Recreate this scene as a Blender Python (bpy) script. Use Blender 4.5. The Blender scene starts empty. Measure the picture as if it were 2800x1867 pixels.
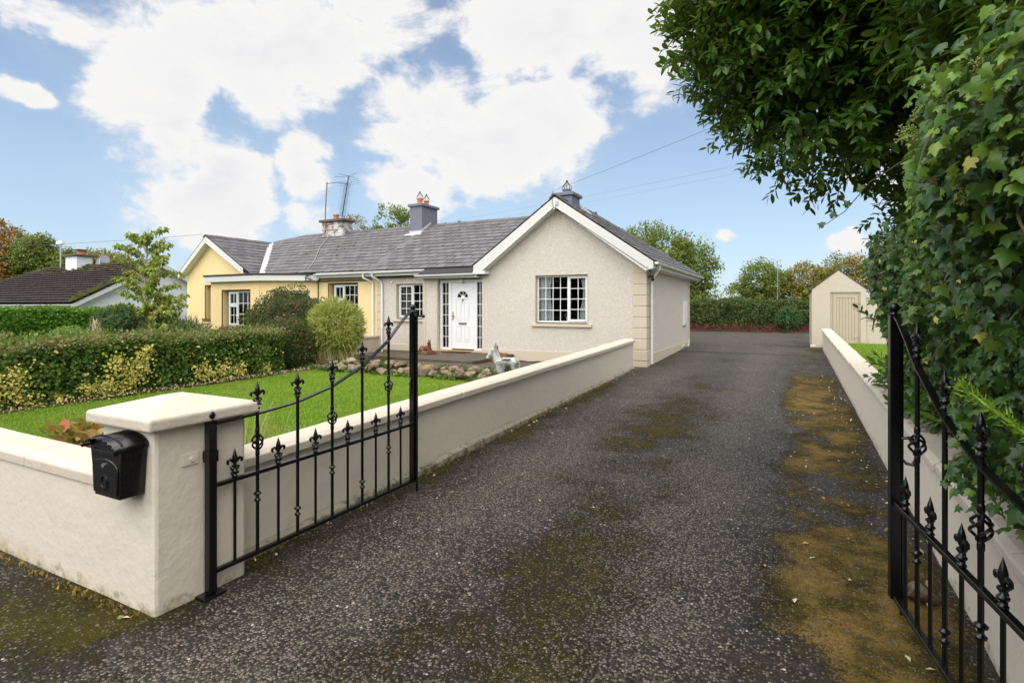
import bpy, bmesh, math, random
import numpy as np
from mathutils import Vector, Matrix
S = bpy.context.scene
C = S.collection
R = math.radians
rnd = random.Random(11)
RNG = np.random.default_rng(11)

# ------------------------------------------------------------------ camera
YAW = 27.178
cam_d = bpy.data.cameras.new('camera'); cam = bpy.data.objects.new('camera', cam_d); C.objects.link(cam)
cam.location = (0, 0, 1.75); cam.rotation_euler = (R(90), 0, R(YAW))
cam_d.sensor_width = 36; cam_d.lens = 36*1488/2800; cam_d.shift_y = -95.5/2800
cam_d.clip_start = 0.05; cam_d.clip_end = 3000
S.camera = cam
S.view_settings.view_transform = 'Standard'; S.view_settings.look = 'None'
S.view_settings.exposure = 0.42; S.view_settings.gamma = 1.0; S.view_settings.use_curve_mapping = False
S.cycles.use_denoising = True
S.cycles.max_bounces = 6; S.cycles.diffuse_bounces = 3; S.cycles.transparent_max_bounces = 12

# ------------------------------------------------------------------ node helpers
def N(nt, t, ins=None, out=0, **props):
    n = nt.nodes.new(t)
    for k, v in props.items(): setattr(n, k, v)
    for k, v in (ins or {}).items():
        s = n.inputs[k]
        if isinstance(v, bpy.types.NodeSocket): nt.links.new(v, s)
        elif isinstance(v, (tuple, list)) and len(v) == 3 and s.type == 'RGBA': s.default_value = (*v, 1)
        else: s.default_value = v
    return n.outputs[out] if out is not None else n
def mth(nt, op, a, b=0.0, clamp=False):
    return N(nt, 'ShaderNodeMath', {0: a, 1: b}, operation=op, use_clamp=clamp)
def mix(nt, f, a, b, blend='MIX'):
    return N(nt, 'ShaderNodeMix', {0: f, 6: a, 7: b}, out=2, data_type='RGBA', blend_type=blend)
def noise(nt, vec, scale, detail=4, rough=.55, dist=0):
    return N(nt, 'ShaderNodeTexNoise', {'Vector': vec, 'Scale': scale, 'Detail': detail, 'Roughness': rough, 'Distortion': dist})
def voro(nt, vec, scale, out=0, feature='F1', rand=1):
    return N(nt, 'ShaderNodeTexVoronoi', {'Vector': vec, 'Scale': scale, 'Randomness': rand}, out=out, feature=feature)
def rng(nt, v, lo, hi, a=0.0, b=1.0, smooth=True):
    return N(nt, 'ShaderNodeMapRange', {'Value': v, 'From Min': lo, 'From Max': hi, 'To Min': a, 'To Max': b}, interpolation_type='SMOOTHSTEP' if smooth else 'LINEAR')

# ------------------------------------------------------------------ sky and sun
SUN_EL, SUN_AZ = 58.0, 184.0            # degrees; azimuth clockwise from +Y
def build_world():
    w = bpy.data.worlds.new('World'); S.world = w; w.use_nodes = True
    nt = w.node_tree; nt.nodes.clear()
    d = N(nt, 'ShaderNodeTexCoord', out=0)            # direction of the ray
    sx = N(nt, 'ShaderNodeSeparateXYZ', {0: d}, out=None)
    x, y, z = sx.outputs
    az = mth(nt, 'ARCTAN2', x, y); el = mth(nt, 'ARCSINE', z)
    sky = N(nt, 'ShaderNodeTexSky', sky_type='NISHITA', sun_disc=False, sun_elevation=R(SUN_EL), sun_rotation=R(SUN_AZ),
            altitude=50, air_density=1.0, dust_density=0.6, ozone_density=2.2)
    skyc = mix(nt, 1.0, sky, (SKY_K*.97, SKY_K*1.0, SKY_K*1.02), 'MULTIPLY')
    # warped coordinates give the ragged edges of the clouds
    wv = N(nt, 'ShaderNodeTexNoise', {'Vector': d, 'Scale': 5.0, 'Detail': 5, 'Roughness': .6}, out=1)
    ws = N(nt, 'ShaderNodeSeparateXYZ', {0: wv}, out=None)
    azw = mth(nt, 'ADD', az, mth(nt, 'MULTIPLY', mth(nt, 'SUBTRACT', ws.outputs[0], .5), .16))
    elw = mth(nt, 'ADD', el, mth(nt, 'MULTIPLY', mth(nt, 'SUBTRACT', ws.outputs[1], .5), .12))
    def ae(px, py):
        r = (px-1176)/1250.; v = -(py-704)/1250.
        a = math.radians(-YAW)+math.atan(r); e = math.atan(v/math.sqrt(1+r*r))
        return a, e
    blobs = []
    for (px, py, rx, ry, wt) in CLOUDS:
        a, e = ae(px, py); k = 1/math.sqrt(1+((px-1176)/1250.)**2)
        blobs.append((a, e, rx/1250.*k*k, ry/1250.*k*k, wt))
    rr = random.Random(5)
    while len(blobs) < len(CLOUDS)+14:       # the same kind of cloud carries on all round
        a = rr.uniform(-math.pi, math.pi); e = rr.uniform(.08, 1.35)
        if abs(a+R(YAW)) < .95 and e < .66: continue
        s = rr.uniform(.12, .36); blobs.append((a, e, s*1.35/max(.35, math.cos(e)), s*.75, rr.uniform(.75, 1)))
    tot = None
    for a, e, ra, re, wt in blobs:
        da = mth(nt, 'MULTIPLY', mth(nt, 'SUBTRACT', azw, a), 1/ra); de = mth(nt, 'MULTIPLY', mth(nt, 'SUBTRACT', elw, e), 1/re)
        q = mth(nt, 'ADD', mth(nt, 'MULTIPLY', da, da), mth(nt, 'MULTIPLY', de, de))
        b = mth(nt, 'MULTIPLY', mth(nt, 'SUBTRACT', 1.0, q), wt)
        tot = b if tot is None else N(nt, 'ShaderNodeMath', {0: tot, 1: b, 2: .25}, operation='SMOOTH_MAX')
    sv = N(nt, 'ShaderNodeVectorMath', {0: d, 1: (1, 1, 1.7)}, operation='MULTIPLY')
    f1 = noise(nt, sv, 6.0, 10, .62, .35); f2 = noise(nt, sv, 2.4, 4, .55)
    fine = noise(nt, sv, 19.0, 8, .68, .4)
    dens = mth(nt, 'ADD', N(nt, 'ShaderNodeMath', {0: tot, 1: -1.2}, operation='MAXIMUM'), mth(nt, 'MULTIPLY', mth(nt, 'SUBTRACT', f1, .5), 3.2))
    dens = mth(nt, 'ADD', dens, mth(nt, 'MULTIPLY', mth(nt, 'SUBTRACT', f2, .5), .9))
    dens = mth(nt, 'ADD', dens, mth(nt, 'MULTIPLY', mth(nt, 'SUBTRACT', fine, .5), 1.0))
    alpha = mth(nt, 'ADD', mth(nt, 'MULTIPLY', rng(nt, dens, -.20, .44), .88), mth(nt, 'MULTIPLY', rng(nt, dens, -1.1, .7), .16))
    lum = rng(nt, mth(nt, 'ADD', mth(nt, 'MULTIPLY', f1, .75), mth(nt, 'MULTIPLY', f2, .45)), .42, .74)
    thick = rng(nt, dens, .35, 1.5)
    cc = mix(nt, mth(nt, 'MULTIPLY', mth(nt, 'SUBTRACT', 1.0, lum), thick), (1.0*CLOUD_K, .99*CLOUD_K, .985*CLOUD_K), (.74*CLOUD_K, .765*CLOUD_K, .825*CLOUD_K))
    # pale air towards the horizon
    haze = rng(nt, el, .0, .58, .60, .13)
    skyh = mix(nt, haze, skyc, (.66*CLOUD_K, .84*CLOUD_K, 1.03*CLOUD_K))
    col = mix(nt, alpha, skyh, cc)
    bg = N(nt, 'ShaderNodeBackground', {'Color': col, 'Strength': 1.0})
    o = nt.nodes.new('ShaderNodeOutputWorld'); nt.links.new(bg, o.inputs[0])
    w.cycles.sampling_method = 'MANUAL'; w.cycles.sample_map_resolution = 512
SKY_K, CLOUD_K = 0.112, 0.70
CLOUDS = [(600, 90, 400, 170, 1), (350, 215, 150, 170, 1), (760, 60, 250, 130, 1), (900, 20, 120, 90, .8), (470, 430, 200, 150, 1), (390, 330, 130, 120, .9), (540, 500, 110, 80, .8),
          (705, 390, 62, 90, .9), (720, 500, 60, 50, .6),
          (980, 280, 150, 120, 1), (1120, 330, 220, 120, 1), (1250, 270, 140, 90, 1), (940, 420, 110, 70, .8), (1180, 240, 120, 60, .8),
          (1330, 60, 270, 120, 1), (1500, 120, 130, 110, .9), (1110, 95, 60, 40, .7), (1650, 40, 200, 100, .7), (1900, 120, 200, 140, .8),
          (40, 215, 75, 42, .75), (130, 45, 150, 50, .55), (1668, 545, 34, 18, .65), (1960, 545, 60, 40, .7), (2150, 350, 200, 120, .8)]
build_world()
sun_d = bpy.data.lights.new('sun', 'SUN'); sun_d.energy = 4.8; sun_d.angle = R(108); sun_d.color = (1, .955, .88)
sun = bpy.data.objects.new('sun', sun_d); C.objects.link(sun)
_a, _e = R(SUN_AZ), R(SUN_EL)
sdir = Vector((math.sin(_a)*math.cos(_e), math.cos(_a)*math.cos(_e), math.sin(_e)))
sun.rotation_euler = (-sdir).to_track_quat('-Z', 'Y').to_euler(); sun.location = sdir*50

# ------------------------------------------------------------------ numpy noise
def _hash(i, j, k, s):
    h = (i*374761393 + j*668265263 + k*2147483647 + s*974634533) & 0xffffffff
    h = ((h ^ (h >> 13))*1274126177) & 0xffffffff
    return ((h ^ (h >> 16)) & 0xffff)/65535.
def vnoise(P, scale=1., seed=0):
    P = np.asarray(P, float)*scale; i = np.floor(P).astype(np.int64); f = P-i; f = f*f*(3-2*f); r = 0
    for a in (0, 1):
        for b in (0, 1):
            for c in (0, 1):
                w = (f[:, 0] if a else 1-f[:, 0])*(f[:, 1] if b else 1-f[:, 1])*(f[:, 2] if c else 1-f[:, 2])
                r = r+w*_hash(i[:, 0]+a, i[:, 1]+b, i[:, 2]+c, seed)
    return r
def fbm(P, scale=1., octv=4, seed=0, gain=.5):
    r, a, t = 0, 1., 0
    for o in range(octv):
        r = r+a*vnoise(P, scale*2**o, seed+o*17); t += a; a *= gain
    return r/t
def hz(y):                                     # the drive climbs from the gate to the yard
    return np.interp(y, [-50, 2.3, 20.3, 26, 60], [0, 0, .41, .42, .42])
def hzf(y): return float(hz(y))
# ------------------------------------------------------------------ materials
def surface(name, base, layers=(), rough=.7, spec=.3, metal=0., bumps=(), objrand=0., coat=0., roughvar=0.):
    m = bpy.data.materials.new(name); m.use_nodes = True; nt = m.node_tree; nt.nodes.clear()
    pos = N(nt, 'ShaderNodeNewGeometry', out=0)
    col = N(nt, 'ShaderNodeRGB'); col.default_value = (*base, 1)
    def field(kind, sc):
        if kind == 'b':                     # height above the sloping drive, roughened: splashed dirt and algae at the wall foot
            s3 = N(nt, 'ShaderNodeSeparateXYZ', {0: pos}, out=None); up = mth(nt, 'MULTIPLY', mth(nt, 'MAXIMUM', mth(nt, 'SUBTRACT', s3.outputs[1], 2.3), 0.0), .0228)
            return mth(nt, 'ADD', mth(nt, 'SUBTRACT', s3.outputs[2], up), mth(nt, 'MULTIPLY', mth(nt, 'SUBTRACT', noise(nt, pos, sc, 6, .7), .5), -.55))
        if kind == 'n': return noise(nt, pos, sc, 5, .6)
        if kind == 'f': return noise(nt, pos, sc, 10, .7)
        if kind == 'v': return voro(nt, pos, sc)
        if kind == 'c': return N(nt, 'ShaderNodeSeparateXYZ', {0: voro(nt, pos, sc, out=1)})
        if kind == 'x': return noise(nt, N(nt, 'ShaderNodeVectorMath', {0: pos, 1: (1, 1, .12)}, operation='MULTIPLY'), sc, 5, .6)
        if kind == 'z': return N(nt, 'ShaderNodeSeparateXYZ', {0: pos}, out=2)
    for kind, sc, lo, hi, c2, amt in layers:
        f = mth(nt, 'MULTIPLY', rng(nt, field(kind, sc), lo, hi), amt); col = mix(nt, f, col, c2)
    if objrand:
        isl = N(nt, 'ShaderNodeNewGeometry', out=8); ob = N(nt, 'ShaderNodeObjectInfo', out=5)
        r = mth(nt, 'FRACT', mth(nt, 'ADD', mth(nt, 'MULTIPLY', isl, 7.31), mth(nt, 'MULTIPLY', ob, 3.77)))
        g = rng(nt, r, 0, 1, 1-objrand, 1+objrand, False)
        col = N(nt, 'ShaderNodeVectorMath', {0: col, 1: N(nt, 'ShaderNodeCombineXYZ', {0: g, 1: g, 2: g})}, operation='MULTIPLY')
    p = N(nt, 'ShaderNodeBsdfPrincipled', {'Base Color': col, 'Roughness': rough, 'Specular IOR Level': spec, 'Metallic': metal, 'Coat Weight': coat, 'Coat Roughness': .15}, out=None)
    if roughvar:
        nt.links.new(rng(nt, noise(nt, pos, 14, 5, .6), .3, .7, rough-roughvar, rough+roughvar), p.inputs['Roughness'])
    h = None
    for kind, sc, dist in bumps:
        f = mth(nt, 'MULTIPLY', field(kind, sc), dist); h = f if h is None else mth(nt, 'ADD', h, f)
    if h is not None:
        nt.links.new(N(nt, 'ShaderNodeBump', {'Height': h, 'Strength': 1.0, 'Distance': 1.0}), p.inputs['Normal'])
    o = nt.nodes.new('ShaderNodeOutputMaterial'); nt.links.new(p.outputs[0], o.inputs[0])
    return m
def foliage(name, cols, rough=.5, spec=.35, trans=.28, patch=1.2, pamt=.35, tint=(.30, .36, .05)):
    """cols: three leaf colours picked at random per leaf; pamt: how far whole clumps lean to the last colour"""
    m = bpy.data.materials.new(name); m.use_nodes = True; nt = m.node_tree; nt.nodes.clear()
    g = N(nt, 'ShaderNodeNewGeometry', out=None); r = g.outputs[8]; pos = g.outputs[0]
    col = mix(nt, rng(nt, r, 0, .55, smooth=False), cols[0], cols[1])
    col = mix(nt, rng(nt, r, .72, 1.0, smooth=False), col, cols[2])
    col = mix(nt, mth(nt, 'MULTIPLY', rng(nt, noise(nt, pos, patch, 3, .6), .42, .72), pamt), col, cols[2])
    p = N(nt, 'ShaderNodeBsdfPrincipled', {'Base Color': col, 'Roughness': rough, 'Specular IOR Level': spec})
    t = N(nt, 'ShaderNodeBsdfTranslucent', {'Color': mix(nt, .5, col, tint)})
    s = N(nt, 'ShaderNodeMixShader', {0: trans, 1: p, 2: t})
    o = nt.nodes.new('ShaderNodeOutputMaterial'); nt.links.new(s, o.inputs[0])
    return m
M = {}
CREAM = (.645, .575, .47)
M['paint'] = surface('cream_masonry_paint', CREAM, [('n', 1.3, .4, .75, (.635, .575, .475), .6), ('n', 5, .5, .8, (.555, .485, .38), .3), ('f', 30, .62, .75, (.45, .39, .30), .25), ('x', 9, .63, .80, (.50, .45, .34), .35), ('b', 6, .10, -.08, (.42, .35, .20), .7), ('b', 11, .06, -.10, (.17, .15, .06), .8)],
                     rough=.75, spec=.25, bumps=[('n', 4, .008), ('f', 13, .007), ('n', 1.4, .018)])
M['footing'] = surface('mossy_wall_footing', (.33, .30, .22), [('f', 9, .42, .62, (.50, .46, .36), .7), ('f', 14, .52, .66, (.10, .095, .03), .85), ('b', 9, .10, -.04, (.06, .05, .02), .9)], rough=.9, bumps=[('f', 14, .03)])
M['coping'] = surface('cream_coping_paint', (.56, .495, .40), [('n', 2, .45, .8, (.50, .435, .335), .6), ('f', 18, .6, .75, (.40, .37, .27), .35)], rough=.7, spec=.25, bumps=[('n', 6, .008), ('f', 22, .007)])
M['trim'] = surface('stone_trim_paint', (.55, .475, .36), [('n', 2, .45, .8, (.50, .43, .33), .6)], rough=.75, spec=.2, bumps=[('f', 30, .003)])
M['dash'] = surface('pebble_dash', (.62, .565, .49), [('c', 46, .55, .95, (.76, .72, .665), .7), ('c', 57, .66, .97, (.52, .46, .40), .5), ('c', 41, .84, .98, (.66, .53, .38), .5), ('n', .7, .45, .8, (.62, .56, .48), .5), ('x', 1.6, .55, .8, (.56, .50, .42), .35)],
                    rough=.85, spec=.15, bumps=[('f', 26, .018), ('v', 55, .009), ('v', 90, .006)])
M['yellow'] = surface('yellow_masonry_paint', (.81, .615, .315), [('n', 1.2, .45, .8, (.785, .575, .27), .6), ('x', 5, .56, .76, (.56, .43, .21), .4), ('f', 9, .66, .75, (.42, .30, .14), .4)], rough=.75, spec=.25, bumps=[('n', 9, .006), ('f', 40, .003)])
M['white'] = surface('white_upvc', (.74, .74, .73), [('n', 2, .5, .85, (.70, .70, .68), .35)], rough=.35, spec=.45)
M['white_wall'] = surface('white_wall_paint', (.70, .72, .74), [('n', 2, .4, .8, (.62, .64, .66), .5)], rough=.8, bumps=[('f', 20, .004)])
M['fascia'] = surface('white_painted_board', (.61, .60, .56), [('x', 6, .5, .8, (.62, .60, .53), .5), ('f', 20, .64, .75, (.35, .33, .26), .35)], rough=.55, spec=.35)
M['iron'] = surface('black_gloss_iron', (.004, .004, .0045), [('f', 60, .70, .80, (.04, .02, .01), .4)], rough=.17, spec=.45, bumps=[('f', 90, .0010)], roughvar=.06)
M['boxmetal'] = surface('black_enamelled_steel', (.005, .005, .006), [('f', 24, .70, .8, (.22, .22, .22), .2)], rough=.24, spec=.5, bumps=[('n', 30, .0015)], roughvar=.1)
M['brass'] = surface('brass', (.55, .38, .12), rough=.3, metal=1.)
M['steel'] = surface('grey_steel', (.35, .35, .35), [('f', 20, .5, .7, (.2, .14, .09), .5)], rough=.4, metal=.8)
M['slate'] = surface('fibre_slate', (.122, .115, .118), [('n', 2.2, .45, .8, (.155, .147, .149), .7), ('f', 9, .55, .72, (.045, .040, .040), .75), ('f', 26, .70, .78, (.30, .29, .26), .55), ('n', 1.1, .62, .75, (.085, .080, .055), .5)],
                     rough=.62, spec=.35, bumps=[('f', 30, .004)], objrand=.20)
M['ridge'] = surface('ridge_tile_grey', (.115, .105, .105), [('f', 10, .5, .7, (.06, .055, .045), .6), ('f', 30, .66, .76, (.26, .25, .18), .6)], rough=.75, bumps=[('f', 30, .005)], objrand=.15)
M['deck'] = surface('roof_felt_black', (.02, .02, .02), rough=.8)
M['felt'] = surface('bitumen_felt', (.035, .033, .035), [('f', 10, .5, .7, (.07, .065, .06), .6)], rough=.8, bumps=[('f', 30, .004)])
M['lead'] = surface('lead_flashing', (.50, .50, .49), [('n', 6, .4, .7, (.38, .38, .37), .6), ('f', 12, .6, .75, (.22, .24, .16), .5)], rough=.5, spec=.4, bumps=[('n', 8, .012)])
M['chim'] = surface('grey_rendered_chimney', (.17, .175, .21), [('n', 3, .4, .8, (.14, .145, .17), .6), ('f', 12, .62, .76, (.09, .09, .10), .5)], rough=.8, bumps=[('n', 9, .012), ('f', 30, .005)])
M['chimold'] = surface('flaking_white_chimney', (.55, .54, .51), [('f', 5, .48, .60, (.11, .10, .09), .9), ('f', 14, .58, .70, (.20, .18, .15), .7)], rough=.9, bumps=[('f', 14, .012)])
M['chimcap'] = surface('weathered_concrete_cap', (.12, .10, .085), [('f', 8, .5, .7, (.05, .045, .035), .7), ('f', 30, .66, .74, (.35, .34, .26), .4)], rough=.9, bumps=[('f', 20, .01)])
M['clay'] = surface('terracotta', (.50, .17, .08), [('f', 8, .5, .75, (.30, .10, .06), .6)], rough=.75, bumps=[('f', 20, .003)])
M['tile'] = surface('brown_concrete_tile', (.060, .047, .047), [('f', 4, .5, .72, (.040, .032, .030), .6), ('f', 7, .60, .70, (.16, .15, .05), .55), ('f', 22, .70, .78, (.30, .28, .24), .5)], rough=.85, bumps=[('f', 20, .006)], objrand=.15)
M['moss'] = surface('moss_clump', (.055, .060, .012), [('f', 12, .4, .7, (.10, .085, .015), .7), ('f', 5, .5, .7, (.035, .028, .012), .8)], rough=.95, spec=.05, bumps=[('f', 60, .01)])
M['rock'] = surface('field_stone', (.22, .17, .11), [('n', 5, .35, .7, (.33, .265, .18), .7), ('f', 9, .47, .64, (.055, .046, .032), .85), ('f', 16, .60, .72, (.52, .48, .40), .6), ('f', 6, .60, .75, (.16, .14, .05), .6)], rough=.9, spec=.15, bumps=[('f', 12, .03), ('n', 30, .008)], objrand=.25)
M['slab'] = surface('mossy_stone_slab', (.075, .058, .042), [('n', 3, .4, .7, (.12, .095, .07), .7), ('f', 6, .52, .68, (.075, .070, .018), .8), ('f', 18, .68, .76, (.42, .40, .34), .7)], rough=.9, bumps=[('f', 14, .012)])
M['soil'] = surface('garden_soil', (.050, .034, .022), [('f', 8, .45, .7, (.09, .055, .03), .8), ('c', 30, .8, .95, (.17, .13, .08), .5), ('n', 1.5, .5, .75, (.045, .055, .014), .7)], rough=.95, spec=.1, bumps=[('f', 14, .05), ('v', 40, .02)])
M['grassground'] = surface('lawn_turf', (.065, .13, .012), [('n', 1.1, .4, .75, (.11, .18, .022), .7), ('f', 9, .45, .7, (.035, .075, .008), .7), ('f', 3, .62, .76, (.20, .20, .06), .4)], rough=.9, spec=.1, bumps=[('f', 40, .03)])
M['field'] = surface('rough_field', (.06, .085, .02), [('n', .4, .4, .7, (.10, .11, .03), .7), ('f', 4, .5, .7, (.04, .05, .016), .7)], rough=.95, spec=.1, bumps=[('f', 6, .08)])
M['bark'] = surface('tree_bark', (.11, .085, .06), [('x', 20, .4, .7, (.05, .04, .03), .8)], rough=.9, bumps=[('x', 30, .02)])
M['palebark'] = surface('pale_bark', (.30, .27, .22), [('f', 12, .45, .7, (.16, .14, .11), .8)], rough=.85, bumps=[('f', 30, .006)])
M['twig'] = surface('ivy_stem', (.10, .095, .035), rough=.8)
M['redtwig'] = surface('red_dead_stems', (.10, .030, .022), [('f', 5, .4, .7, (.055, .02, .015), .7)], rough=.8, objrand=.4)
M['dogstone'] = surface('rust_brown_concrete', (.165, .060, .032), [('f', 9, .5, .72, (.07, .028, .018), .8), ('f', 20, .68, .76, (.30, .17, .09), .6)], rough=.75, spec=.3, bumps=[('f', 40, .004)])
M['donkey'] = surface('weathered_white_concrete', (.46, .47, .44), [('f', 11, .48, .60, (.24, .23, .18), .85), ('f', 18, .57, .66, (.12, .08, .045), .85), ('n', 6, .5, .8, (.42, .47, .45), .6)], rough=.8, bumps=[('f', 30, .006)])
M['brick'] = surface('rough_stone_block', (.16, .125, .075), [('f', 12, .45, .7, (.09, .07, .04), .8)], rough=.95, bumps=[('f', 20, .01)], objrand=.2)
M['mat'] = surface('coir_doormat', (.085, .042, .022), [('f', 30, .4, .7, (.05, .025, .014), .8)], rough=.98, spec=.05, bumps=[('f', 120, .006)])
M['step'] = surface('ochre_threshold', (.50, .35, .15), [('f', 8, .5, .7, (.30, .2, .09), .7)], rough=.8)
M['curtain'] = surface('pale_curtain', (.78, .80, .80), rough=.9)
M['netcurtain'] = surface('grey_curtain', (.34, .30, .27), rough=.9)
M['yelcurtain'] = surface('cream_curtain', (.60, .50, .30), rough=.9)
M['cable'] = surface('black_cable', (.012, .012, .012), rough=.5)
M['greycable'] = surface('grey_cable', (.30, .29, .26), rough=.6)
M['wire'] = surface('overhead_cable', (.10, .11, .13), rough=.6)
M['alu'] = surface('dull_aluminium', (.22, .21, .20), [('f', 12, .5, .7, (.10, .07, .05), .6)], rough=.5, metal=.6)
M['potceramic'] = surface('pale_ceramic', (.65, .68, .64), rough=.3, spec=.5)
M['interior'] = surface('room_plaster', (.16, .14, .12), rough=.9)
M['tan'] = surface('shed_door_paint', (.45, .38, .285), [('n', 2.5, .45, .8, (.46, .39, .30), .6), ('x', 14, .62, .75, (.36, .30, .22), .4)], rough=.6, spec=.3, bumps=[('x', 30, .003)])
M['shedwall'] = surface('shed_wall_paint', (.52, .455, .36), [('n', 1.2, .45, .8, (.485, .42, .325), .6), ('f', 6, .64, .75, (.42, .36, .27), .35)], rough=.8, spec=.2, bumps=[('n', 6, .008), ('f', 30, .003)])
M['pole'] = surface('galvanised_pole', (.45, .46, .47), rough=.45, metal=.7)
M['l_dead'] = foliage('withered_leaf', [(.14, .085, .035), (.22, .14, .06), (.09, .05, .025)], trans=.1, pamt=.2)
M['dryleaf'] = foliage('fallen_leaf', [(.42, .33, .17), (.60, .52, .34), (.26, .14, .06)], trans=.1, pamt=.2)
def glass_mat():
    m = bpy.data.materials.new('window_glass'); m.use_nodes = True; nt = m.node_tree; nt.nodes.clear()
    fr = N(nt, 'ShaderNodeFresnel', {'IOR': 1.5})
    t = N(nt, 'ShaderNodeBsdfTransparent', {'Color': (.86, .88, .88)}); g = N(nt, 'ShaderNodeBsdfGlossy', {'Roughness': .02, 'Color': (.9, .9, .9)})
    s = N(nt, 'ShaderNodeMixShader', {0: fr, 1: t, 2: g})
    o = nt.nodes.new('ShaderNodeOutputMaterial'); nt.links.new(s, o.inputs[0]); return m
M['glass'] = glass_mat()
G = lambda *a, **k: foliage(*a, **k)
M['l_privet'] = G('privet_leaf', [(.038, .098, .011), (.100, .195, .025), (.20, .21, .055)], pamt=.25)
M['l_variegated'] = G('variegated_leaf', [(.62, .52, .09), (.74, .64, .20), (.22, .28, .04)], pamt=.12)
M['l_dry'] = G('dry_hedge_top_leaf', [(.24, .21, .085), (.15, .19, .05), (.32, .18, .10)], pamt=.5)
M['l_bright'] = G('bright_laurel_leaf', [(.075, .19, .014), (.12, .27, .02), (.06, .13, .012)], pamt=.2)
M['l_dark'] = G('dark_cotoneaster_leaf', [(.018, .048, .012), (.034, .075, .018), (.20, .062, .026)], pamt=.18)
M['l_bamboo'] = G('bamboo_leaf', [(.20, .27, .04), (.32, .36, .07), (.44, .40, .13)], pamt=.3, rough=.55)
M['l_conifer'] = G('conifer_spray', [(.024, .07, .022), (.045, .11, .03), (.07, .13, .045)], pamt=.2)
M['l_lime'] = G('lime_shrub_leaf', [(.14, .24, .035), (.20, .31, .06), (.10, .17, .03)], pamt=.3)
M['l_broom'] = G('broom_stem', [(.045, .085, .022), (.085, .12, .035), (.16, .13, .05)], pamt=.3, trans=.1)
M['l_sapling'] = G('cherry_sapling_leaf', [(.16, .25, .03), (.24, .32, .05), (.33, .25, .05)], pamt=.3, patch=.9)
M['l_backhedge'] = G('mixed_hedge_leaf', [(.028, .066, .014), (.052, .10, .020), (.12, .10, .03)], pamt=.3)
M['l_tree'] = G('green_tree_leaf', [(.085, .15, .02), (.14, .21, .028), (.21, .18, .035)], pamt=.45, patch=.7)
M['l_autumn'] = G('turning_tree_leaf', [(.16, .165, .025), (.23, .21, .032), (.30, .17, .04)], pamt=.5, patch=.7)
M['l_beech'] = G('copper_tree_leaf', [(.28, .10, .022), (.34, .15, .03), (.16, .14, .025)], pamt=.5, patch=.5)
M['l_laurel'] = G('laurel_leaf', [(.028, .082, .010), (.055, .138, .015), (.14, .25, .028)], pamt=.22, rough=.36, spec=.40, trans=.26)
M['l_ivy'] = G('ivy_leaf', [(.021, .062, .009), (.040, .098, .013), (.12, .20, .025)], pamt=.16, rough=.36, spec=.38, trans=.22)
M['l_sunlitivy'] = G('sunlit_ivy_leaf', [(.075, .17, .018), (.14, .26, .028), (.24, .33, .05)], pamt=.2, rough=.36, spec=.4, trans=.3)  # brighter ivy green; the sunlit look is put into the leaf colour
M['l_bergenia'] = G('bergenia_leaf', [(.16, .24, .04), (.30, .20, .045), (.42, .085, .045)], pamt=.5, patch=4, rough=.35)
M['l_green_bergenia'] = G('green_bergenia_leaf', [(.05, .12, .02), (.09, .17, .03), (.05, .09, .02)], pamt=.2, rough=.35)
M['l_straw'] = G('dry_grass_blade', [(.42, .34, .14), (.50, .42, .20), (.22, .26, .06)], pamt=.3)
M['l_grass'] = G('lawn_grass_blade', [(.12, .26, .013), (.26, .43, .030), (.42, .46, .11)], pamt=.45, patch=1.6, rough=.6, spec=.2, trans=.35)
M['l_umbel'] = G('ivy_flower', [(.30, .36, .09), (.38, .42, .13), (.24, .28, .08)], pamt=.2)
M['l_cypress'] = G('cypress_spray', [(.14, .30, .02), (.26, .42, .03), (.10, .22, .02)], pamt=.2)
M['l_mossblade'] = G('moss_tuft', [(.13, .095, .018), (.30, .195, .06), (.075, .078, .014)], pamt=.35, patch=2.5, rough=.9, spec=.05, trans=.1)
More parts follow.
